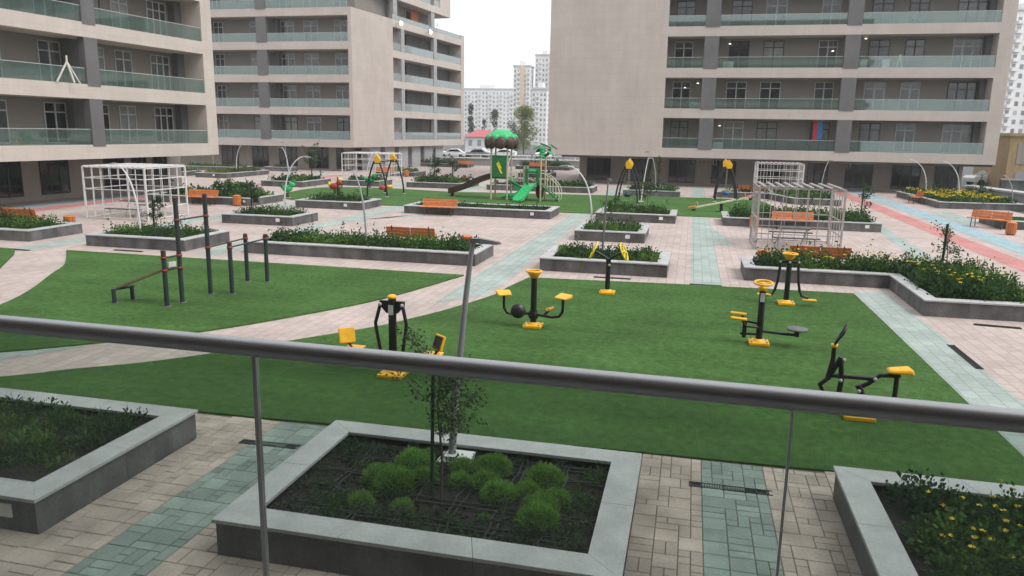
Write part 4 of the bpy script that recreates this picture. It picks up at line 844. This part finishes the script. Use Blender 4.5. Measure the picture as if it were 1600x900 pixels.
swing(-19.35,46.4,1.35,2.9,('red_paint','yellow_paint'),'black swing set with orange caps and red seat, left of the playground'); swing(-3.75,47.6,1.35,2.4,('slate_post','slate_post'),'black swing set with one yellow cap showing, middle of the playground'); swing(2.25,51.7,1.35,2.2,('blue_plastic','green_plastic'),'black swing set with two yellow caps before the right block')
t = thing('seesaw', (1.75,43.9,LZ), 'cream seesaw plank with orange seats, right end raised', 'seesaw')
MB().tube([(0,0,0),(0,0,.45)], .09, 10).build('pivot_post', 'black_paint', t); MB().box(-.3,.3,-.06,.06,0,.03).build('base_plate', 'black_paint', t)
M = Matrix.Translation((0,0,.52)) @ Matrix.Rotation(-.23, 4, 'Y'); MB().box(-1.6,1.6,-.09,.09,-.04,.05,M).build('plank', 'cream', t, bevel=.01)
for s in (-1, 1):
    MB().box(s*1.62-.22,s*1.62+.22,-.16,.16,.05,.1,M).build('seat', 'orange_plastic', t, bevel=.03); MB().tube([M @ Vector((s*1.3,-.14,.06)), M @ Vector((s*1.3,-.14,.3)), M @ Vector((s*1.3,.14,.3)), M @ Vector((s*1.3,.14,.06))], .018, 6).build('handle', 'orange_plastic', t)
    MB().tube([M @ Vector((s*1.55,0,-.04)), M @ Vector((s*1.55,0,-.16))], .1, 10).build('bumper', 'tyre', t)
def rider(x, y, body, head, label):
    t = thing('spring_rider', (x,y,LZ), label, 'spring rider', 0, 'spring riders at the playground')
    MB().tube([(.09*math.cos(i*.9),.09*math.sin(i*.9),.03+i*.011) for i in range(32)], .018, 6).build('spring', 'black_paint', t); MB().lathe([(0,0),(.2,0),(.2,.03),(0,.03)], 12).build('base', 'grey_tube', t)
    MB().ell((0,0,.58), (.36,.17,.22), 14, 10).build('body', body, t); MB().ell((.34,0,.84), (.2,.15,.19), 12, 8).build('head', body, t); MB().ell((.42,0,1.02), (.16,.09,.1), 10, 6).build('crest', head, t); MB().tube([(.18,-.25,.82),(.18,.25,.82)], .018, 6).build('handle', 'black_paint', t); MB().ell((-.35,0,.72), (.1,.08,.16), 10, 6).build('tail', head, t)
rider(-22.2,44.8,'red_paint','yellow_bright','red spring rider with yellow crest behind the left planter'); rider(-22.6,51.2,'green_plastic','green_light','green spring rider beside the left swing'); rider(-23.9,41.9,'green_light','green_plastic','bright green spring rider left at the lawn tip')

# fitness machines ----------------------------------------------------------------
FG = 'black and yellow fitness machines on the lawn'
def base(t, s=.2): 
    MB().box(-s,s,-s,s,0,.07).build('base_plate', 'yellow_paint', t, bevel=.015)
    MB().lathe([(.12,.07),(.10,.1),(.075,.12)], 14).build('base_collar', 'yellow_paint', t)
    b = MB()
    for sx in (-1, 1):
        for sy in (-1, 1): b.lathe([(0,.088),(.022,.086),(.022,.07)], 8, Matrix.Translation((sx*s*.75,sy*s*.75,0)))
    b.build('bolts', 'plate_grey', t)
def wheel(t, z, r=.17, M=None, m='yellow_paint', tilt=0):
    T = Matrix.Translation((0,0,z)) @ Matrix.Rotation(tilt, 4, 'X'); b = MB().torus(r, .024, 26, 8, T)
    b.lathe([(0,-.1),(.05,-.1),(.06,-.03),(.05,.0),(0,.01)], 12, T)
    w_ = b.build('hand_wheel', m, t); s = MB()
    for k in range(3): a = k*2*pi/3+.4; s.tube([T @ Vector((.04*math.cos(a),.04*math.sin(a),-.03)), T @ Vector((r*math.cos(a),r*math.sin(a),0))], .016, 6)
    s.build('spokes', m, w_)
def bolt(t, p, r=.03): MB().ell(p, (r,r,r), 8, 6).build('bolt_cap', 'grey_tube', t)
# chest press
t = thing('chest_press', (-4.82,11.75,LZ), 'black twin chest press with yellow seats half hidden by the handrail', 'fitness machine', 0, FG); base(t, .22)
MB().tube([(0,0,.1),(0,0,1.36)], .07, 16).build('post', 'black_paint', t); MB().ell((0,0,1.4), (.085,.085,.045), 14, 8).build('post_cap', 'yellow_paint', t); MB().box(-.045,.045,-.078,-.07,1.1,1.27).build('sticker', 'sticker', t)
MB().add([(-.22,-.03,1.33),(.22,-.03,1.33),(.22,-.03,1.25),(.1,-.03,1.12),(-.1,-.03,1.12),(-.22,-.03,1.25),(-.22,.03,1.33),(.22,.03,1.33),(.22,.03,1.25),(.1,.03,1.12),(-.1,.03,1.12),(-.22,.03,1.25)], [(5,4,3,2,1,0),(6,7,8,9,10,11)]+[(i,(i+1)%6,6+(i+1)%6,6+i) for i in range(6)]).build('head_plate', 'black_paint', t)
for s in (-1, 1):
    MB().tube([(s*.2,-.04,1.28),(s*.23,-.05,1.15),(s*.28,-.07,.95),(s*.27,-.07,.85),(s*.22,-.06,.55),(s*.2,-.06,.42)], .03, 8).build('swing_bar', 'black_paint', t); bolt(t, (s*.2,-.06,1.27), .035)
    MB().tube([(0,0,.3),(s*.5,.0,.3),(s*.66,0,.34),(s*.7,0,.42)], .035, 8).build('seat_arm', 'black_paint', t)
    MB().box(s*.72-.16,s*.72+.16,-.15,.15,.42,.46).build('seat', 'yellow_paint', t, bevel=.018)
    bk = MB().box(-.02,.02,-.14,.14,-.13,.14).build('backrest', 'yellow_paint', t, (s*.84,-.02,.66), (0,s*.35,s*.9), bevel=.015); MB().box(-.04,-.022,-.1,.1,-.11,.11).build('back_plate', 'black_paint', bk)
    MB().tube([(s*.74,0,.42),(s*.86,0,.58)], .022, 6).build('back_strut', 'black_paint', t)
# seated twister
t = thing('leg_twister', (-3.17,15.75,LZ), 'black post with yellow steering wheel and two yellow seats on arms', 'fitness machine', 0, FG); base(t, .2)
MB().tube([(0,0,.1),(0,0,1.12)], .068, 16).build('post', 'black_paint', t); wheel(t, 1.24, .16); MB().lathe([(.075,1.1),(.11,1.14),(.14,1.2),(.05,1.22)], 16).build('wheel_boss', 'yellow_paint', t); MB().lathe([(.1,.2),(.12,.28),(.09,.36)], 12).build('arm_collar', 'black_paint', t)
for s in (-1, 1):
    MB().tube([(s*.05,-.05*s,.3),(s*.42,-.05,.26),(s*.58,-.05,.29),(s*.65,-.05,.4),(s*.655,-.05,.68)], .032, 10).build('seat_arm', 'black_paint', t)
    MB().add([(-.15,-.13,0),(.15,-.13,0),(.16,.13,.01),(-.16,.13,.01),(-.15,-.13,.03),(.15,-.13,.03),(.16,.13,.09),(-.16,.13,.09)], [(0,3,2,1),(4,5,6,7),(0,1,5,4),(1,2,6,5),(2,3,7,6),(3,0,4,7)]).build('seat', 'yellow_paint', t, (s*.655,-.05,.69), (0,0,-s*.5), bevel=.025)
MB().lathe([(0,-.03),(.15,-.03),(.165,0),(.15,.03),(0,.03)], 20).build('spin_disc', 'black_paint', t, (-.32,-.1,.36), (1.35,0,.25)); MB().tube([(-.32,-.02,.26),(-.32,-.1,.36)], .025, 6).build('disc_stem', 'black_paint', t)
MB().box(-.09,.09,-.05,.05,-.015,.015).build('foot_pedal', 'yellow_paint', t, (.36,.05,.42), (.3,-.3,.4), bevel=.01); MB().tube([(.24,-.05,.28),(.34,.04,.41)], .035, 8).build('pedal_stem', 'black_paint', t); bolt(t, (-.5,-.08,.3))
# hand wheels
t = thing('hand_wheel_post', (-1.99,19.8,LZ), 'black Y shaped post with two tilted yellow hand wheels', 'fitness machine', 0, FG); base(t, .2)
MB().tube([(0,0,.1),(0,0,.92)], .065, 16).build('post', 'black_paint', t); bolt(t, (.03,-.07,.78), .035)
for s in (-1, 1):
    MB().tube([(0,0,.9),(s*.12,-.01,1.0),(s*.34,-.02,1.12)], .035, 8).build('arm', 'black_paint', t)
    M = Matrix.Translation((s*.40,-.03,1.15)) @ Matrix.Rotation(.25, 4, 'X') @ Matrix.Rotation(s*(pi/2-.42), 4, 'Y'); b = MB().torus(.245, .02, 28, 8, M); b.lathe([(0,-.03),(.05,-.03),(.05,.03),(0,.03)], 12, M)
    for k in range(6): a = k*pi/3; b.tube([M @ Vector((.04*math.cos(a),.04*math.sin(a),0)), M @ Vector((.24*math.cos(a),.24*math.sin(a),0))], .014, 6)
    b.build('hand_wheel', 'yellow_bright', t)
# stepper + twist plate
t = thing('stepper', (1.56,15.75,LZ), 'black post with yellow wheel, yellow step pedals left and grey twist plate right', 'fitness machine', 0, FG); base(t, .2)
MB().tube([(0,0,.1),(0,0,1.18)], .066, 16).build('post', 'black_paint', t); wheel(t, 1.28, .175, tilt=.12); MB().lathe([(.07,1.12),(.1,1.17),(.05,1.22)], 14).build('wheel_boss', 'yellow_paint', t); MB().box(-.045,.045,-.078,-.066,.9,1.08).build('sticker', 'sticker', t)
MB().tube([(0,0,.28),(.4,-.02,.26),(.72,-.03,.25)], .03, 8).build('plate_arm', 'black_paint', t); MB().tube([(.72,-.03,.22),(.72,-.03,.36)], .05, 10).build('plate_bearing', 'black_paint', t); MB().lathe([(0,.36),(.2,.36),(.21,.38),(.2,.395),(0,.4)], 24).build('twist_plate', 'plate_grey', t, (.72,-.03,0))
for q, dz in ((-.1,.0),(.1,.06)):
    MB().tube([(-.03,q*.5,.36+dz),(-.28,q,.38+dz),(-.36,q,.5+dz)], .024, 8).build('pedal_link', 'black_paint', t); MB().box(-.17,.15,-.065,.065,-.02,.02).build('step_pedal', 'yellow_paint', t, (-.42,q,.53+dz), (0,.06,0), bevel=.012)
MB().box(-.34,-.26,-.05,.05,.12,.5).build('pedal_box', 'black_paint', t, bevel=.01); MB().tube([(0,0,.2),(-.38,0,.2)], .026, 8).build('lower_link', 'black_paint', t)
# standing twister with hanging bows
t = thing('air_walker', (2.55,19.9,LZ), 'black post with yellow wheel and hanging yellow foot plates beside zigzag planter', 'fitness machine', 0, FG); base(t, .2)
MB().tube([(0,0,.1),(0,0,1.2)], .066, 16).build('post', 'black_paint', t); wheel(t, 1.3, .17); MB().lathe([(.07,1.15),(.11,1.2),(.15,1.27),(.05,1.26)], 16).build('wheel_boss', 'yellow_paint', t); MB().box(-.25,.25,-.04,.04,1.06,1.12).build('cross_head', 'black_paint', t, bevel=.012)
for s in (-1, 1):
    MB().tube([(s*.23,0,1.09),(s*.22,-.02,.95),(s*.25,-.03,.6),(s*.3,-.03,.36),(s*.36,-.03,.24),(s*.52,-.03,.2)], .034, 10).build('swing_bar', 'black_paint', t); MB().box(-.17,.17,-.07,.07,-.02,.02).build('foot_plate', 'yellow_paint', t, (s*.55,-.05,.23 if s < 0 else .15), (0,0,.05), bevel=.015); bolt(t, (s*.22,-.05,1.09), .03)
bolt(t, (0,-.08,1.09), .035)
# rider
t = thing('rowing_rider', (2.5,11.75,LZ), 'black rowing rider with yellow saddle and loop handle, cut by the handrail', 'fitness machine', 0, FG)
MB().box(-.02,.42,-.12,.12,0,.07).build('base_plate', 'yellow_paint', t, bevel=.015); MB().tube([(.2,0,.06),(.2,0,.42),(.14,0,.55)], .05, 12).build('post', 'black_paint', t)
MB().tube([(-.12,0,.35),(-.1,0,.6),(-.14,0,.95)], .04, 10).build('front_column', 'black_paint', t); MB().tube([(-.14,0,.95),(-.28,0,.62),(-.4,0,.5),(-.33,0,.38),(.15,0,.22)], .036, 10).build('foot_bar', 'black_paint', t)
MB().tube([(-.3,0,.62),(-.25,0,.9),(-.25,0,1.12)], .035, 8).build('handle_stem', 'black_paint', t); MB().lathe([(0,1.1),(.05,1.1),(.05,1.15),(0,1.15)], 10).build('stem_cap', 'yellow_paint', t, (-.25,0,0))
MB().tube([(-.25,-.02,1.14),(-.24,-.13,1.24),(-.17,-.16,1.36),(-.12,-.08,1.46),(-.10,.03,1.46),(-.12,.13,1.34),(-.2,.09,1.2),(-.25,.02,1.14)], .018, 8).build('loop_handle', 'black_paint', t)
MB().tube([(-.28,0,.66),(.38,0,.66)], .036, 10).build('cross_bar', 'black_paint', t); MB().tube([(.14,0,.5),(.28,0,.58),(.42,0,.72),(.7,0,.74)], .036, 10).build('saddle_arm', 'black_paint', t); MB().tube([(.66,0,.74),(.66,0,.12)], .036, 8).build('saddle_post', 'black_paint', t)
MB().add([(-.17,-.1,0),(.19,-.14,0),(.19,.14,0),(-.17,.1,0),(-.15,-.09,.06),(.16,-.12,.09),(.16,.12,.09),(-.15,.09,.06)], [(0,3,2,1),(4,5,6,7),(0,1,5,4),(1,2,6,5),(2,3,7,6),(3,0,4,7)]).build('saddle', 'yellow_paint', t, (.68,0,.78), (0,0,.1), bevel=.03)
for p in ((-.1,-.03,.92),(-.12,-.04,.6),(.15,-.05,.46),(.36,-.04,.66)): bolt(t, p, .03)
# pull-up set: one frame joined by its bars
t = thing('pull_up_bars', (-11.8,16.5,LZ), 'dark steel pull up and parallel bar set with slanted wooden sit up bench', 'fitness frame')
PO = {'A': (-.08,-1.4,1.34), 'B': (0,-.95,2.54), 'C': (.05,.1,2.55), 'D': (.55,.28,1.34), 'E': (.0,1.85,1.33), 'F': (.55,1.95,1.33)}
for k, (x, y, h) in PO.items():
    po = MB().tube([(x,y,0),(x,y,h-.16)], .056, 14).build('post', 'slate_post', t); MB().tube([(x,y,h-.16),(x,y,h-.02)], .0575, 14).build('post_top', 'brown_post', po); MB().ell((x,y,h-.02), (.057,.057,.03), 12, 6).build('cap', 'brown_post', po)
    MB().lathe([(0,0),(.1,0),(.1,.014),(0,.014)], 12).build('flange', 'plate_grey', po, (x,y,0))
def pbar(a, b, z, za=None):
    A = Vector((*PO[a][:2], z)); B = Vector((*PO[b][:2], z)); MB().tube([A, B], .02, 8).build('bar', 'slate_post', t)
    for q in (A, B): MB().lathe([(.06,-.03),(.072,-.03),(.072,.03),(.06,.03)], 14).build('clamp', 'clamp_red', t, tuple(q))
pbar('A','B',1.16); pbar('A','B',.86); pbar('B','C',2.0); pbar('C','E',1.2); pbar('D','F',1.2)
a, b = Vector((-1.45,-1.28,.36)), Vector((-.04,-1.18,.92)); d = (b-a).normalized(); s = Vector((-d.y,d.x,0)).normalized()*.14; nn = d.cross(s).normalized()*.025
for k in (-1, 0, 1):
    A, B = a+s*k*.68, b+s*k*.68; hw = s*.32; MB().add([A-hw-nn, A+hw-nn, B+hw-nn, B-hw-nn, A-hw+nn, A+hw+nn, B+hw+nn, B-hw+nn], [(0,3,2,1),(4,5,6,7),(0,1,5,4),(1,2,6,5),(2,3,7,6),(3,0,4,7)]).build('bench_plank', 'wood_pale', t)
MB().box(-.1,.1,-.02,.02,-.06,.06).build('foot_pad', 'sticker', t, (-.02,-1.2,.98), (0,0,1.3))
for x, y in ((-1.45,-1.5),(-1.33,-1.03)): MB().tube([(x,y,0),(x,y,.36)], .05, 10).build('bench_leg', 'slate_post', t); MB().lathe([(0,0),(.09,0),(.09,.014),(0,.014)], 10).build('flange', 'plate_grey', t, (x,y,0))
MB().tube([(-1.45,-1.5,.33),(-1.33,-1.03,.33)], .03, 6).build('bench_cross', 'slate_post', t)

# own balcony: handrail, glass, posts ------------------------------------------------
t = thing('balcony_railing', (-.403,1.75,2.5), 'brushed steel handrail over glass panels in the foreground', 'railing', -.005)
MB().tube([(-3.2,0,1.125),(-1.0,0,1.12),(1.2,0,1.11),(3.2,0,1.10)], .0255, 28).build('handrail', 'rail_steel', t)
for a, b in ((-3.0,-.7235),(-.7085,.660),(.667,3.0)): MB().box(a,b,-.005,.005,.02,1.1).build('glass_panel', 'rail_glass', t)
MB().box(-.723,-.709,-.008,.008,0,1.1).build('post', 'post_steel', t, bevel=.003)
MB().box(.6605,.6665,-.005,.005,.02,1.085).build('joint_seal', 'rail_white', t)
MB().box(-3.2,3.2,-.03,.03,-.05,.02).build('bottom_channel', 'post_steel', t)
t = thing('balcony_slab', (-.4,0,2.5), 'balcony floor slab below the handrail, out of view', 'balcony'); MB().box(-4,4,-1.8,1.85,-.35,-.052).build('slab', 'facade', t); MB().box(-4,4,-1.79,1.70,-.05,-.03).build('floor_tiles', 'concrete', t)

t = thing('home_building', (-.4,0,0), 'wall and balcony ceiling of the building the view is taken from, out of view', 'building')
MB().box(-26,26,-9,-1.9,-.06,22).build('wall', 'back_wall', t)
for n in range(5): MB().box(-26,26,-1.9,1.25,5.55+3.15*n,6.3+3.15*n).build('slab_band', 'facade_taupe', t)
MB().box(-2.6,-.9,-1.93,-1.9,2.45,4.7).build('window', 'pane_dark', t); MB().box(.4,2.1,-1.93,-1.9,2.45,4.7).build('window', 'pane_dark', t)
t = thing('trestle', (-31.6,33.9,6.3), 'pale wooden trestle standing on a second floor balcony of the left block', 'trestle')
for dx, dy in ((.1,-.75),(.1,.75),(.45,0)): MB().tube([(dx,dy,0),(.1,0,1.05)], .045, 4).build('leg', 'plaster', t)
MB().tube([(.1,0,.95),(.1,0,1.35)], .05, 4).build('head', 'plaster', t)

# haze: thin even air round the whole scene
hz = MB().box(-600,600,-90,620,-1.1,45).build('haze', 'white_plate'); hz.data.materials.clear()
hm = bpy.data.materials.new('haze'); hm.use_nodes = True; hn = hm.node_tree; hn.nodes.clear()
ho = hn.nodes.new('ShaderNodeOutputMaterial'); pv_ = hn.nodes.new('ShaderNodeVolumePrincipled'); pv_.inputs['Density'].default_value = .00055; pv_.inputs['Color'].default_value = (.93, .95, .98, 1)
hn.links.new(pv_.outputs[0], ho.inputs['Volume']); hz.data.materials.append(hm); tag(hz, 'thin pale haze over the whole place', 'haze', None, 'stuff')

# short pile standing on the nearer turf, so its surface and edges are not a clean sheet
mat('turf_blade', (.098, .20, .06), .8, var=.2, scale=.5, island=.4, spec=.12, leaf=.25, band=.12)
def pile(poly, n, label, ymax):
    xs = [p[0] for p in poly]; ys = [p[1] for p in poly]; x = rng.uniform(max(min(xs), -13.5), max(xs), n*3); u = rng.uniform(0, 1, n*3); y0 = min(ys); y = y0+(min(ymax, max(ys))-y0)*u**1.6
    ok = inside(poly, x, y); x, y = x[ok][:n], y[ok][:n]; m = len(x); P = np.stack([x, y, np.full(m, LZ-.004)], 1)
    D = np.stack([rng.normal(.25, .45, m), rng.normal(0, .45, m), np.full(m, .8)], 1); k = .7+.05*y
    o = leaf_obj('turf_pile', leaf_mesh('turf_pile', P, D, .013*k*rng.uniform(.6, 1.4, m), .0042*k, ['turf_blade'], None, .2)); tag(o, label, 'artificial grass', None, 'stuff')
pile(lawnB, 130000, 'short green pile of the large front lawn', 22); pile(lawnA, 45000, 'short green pile of the left lawn with the pull up bars', 21.5)
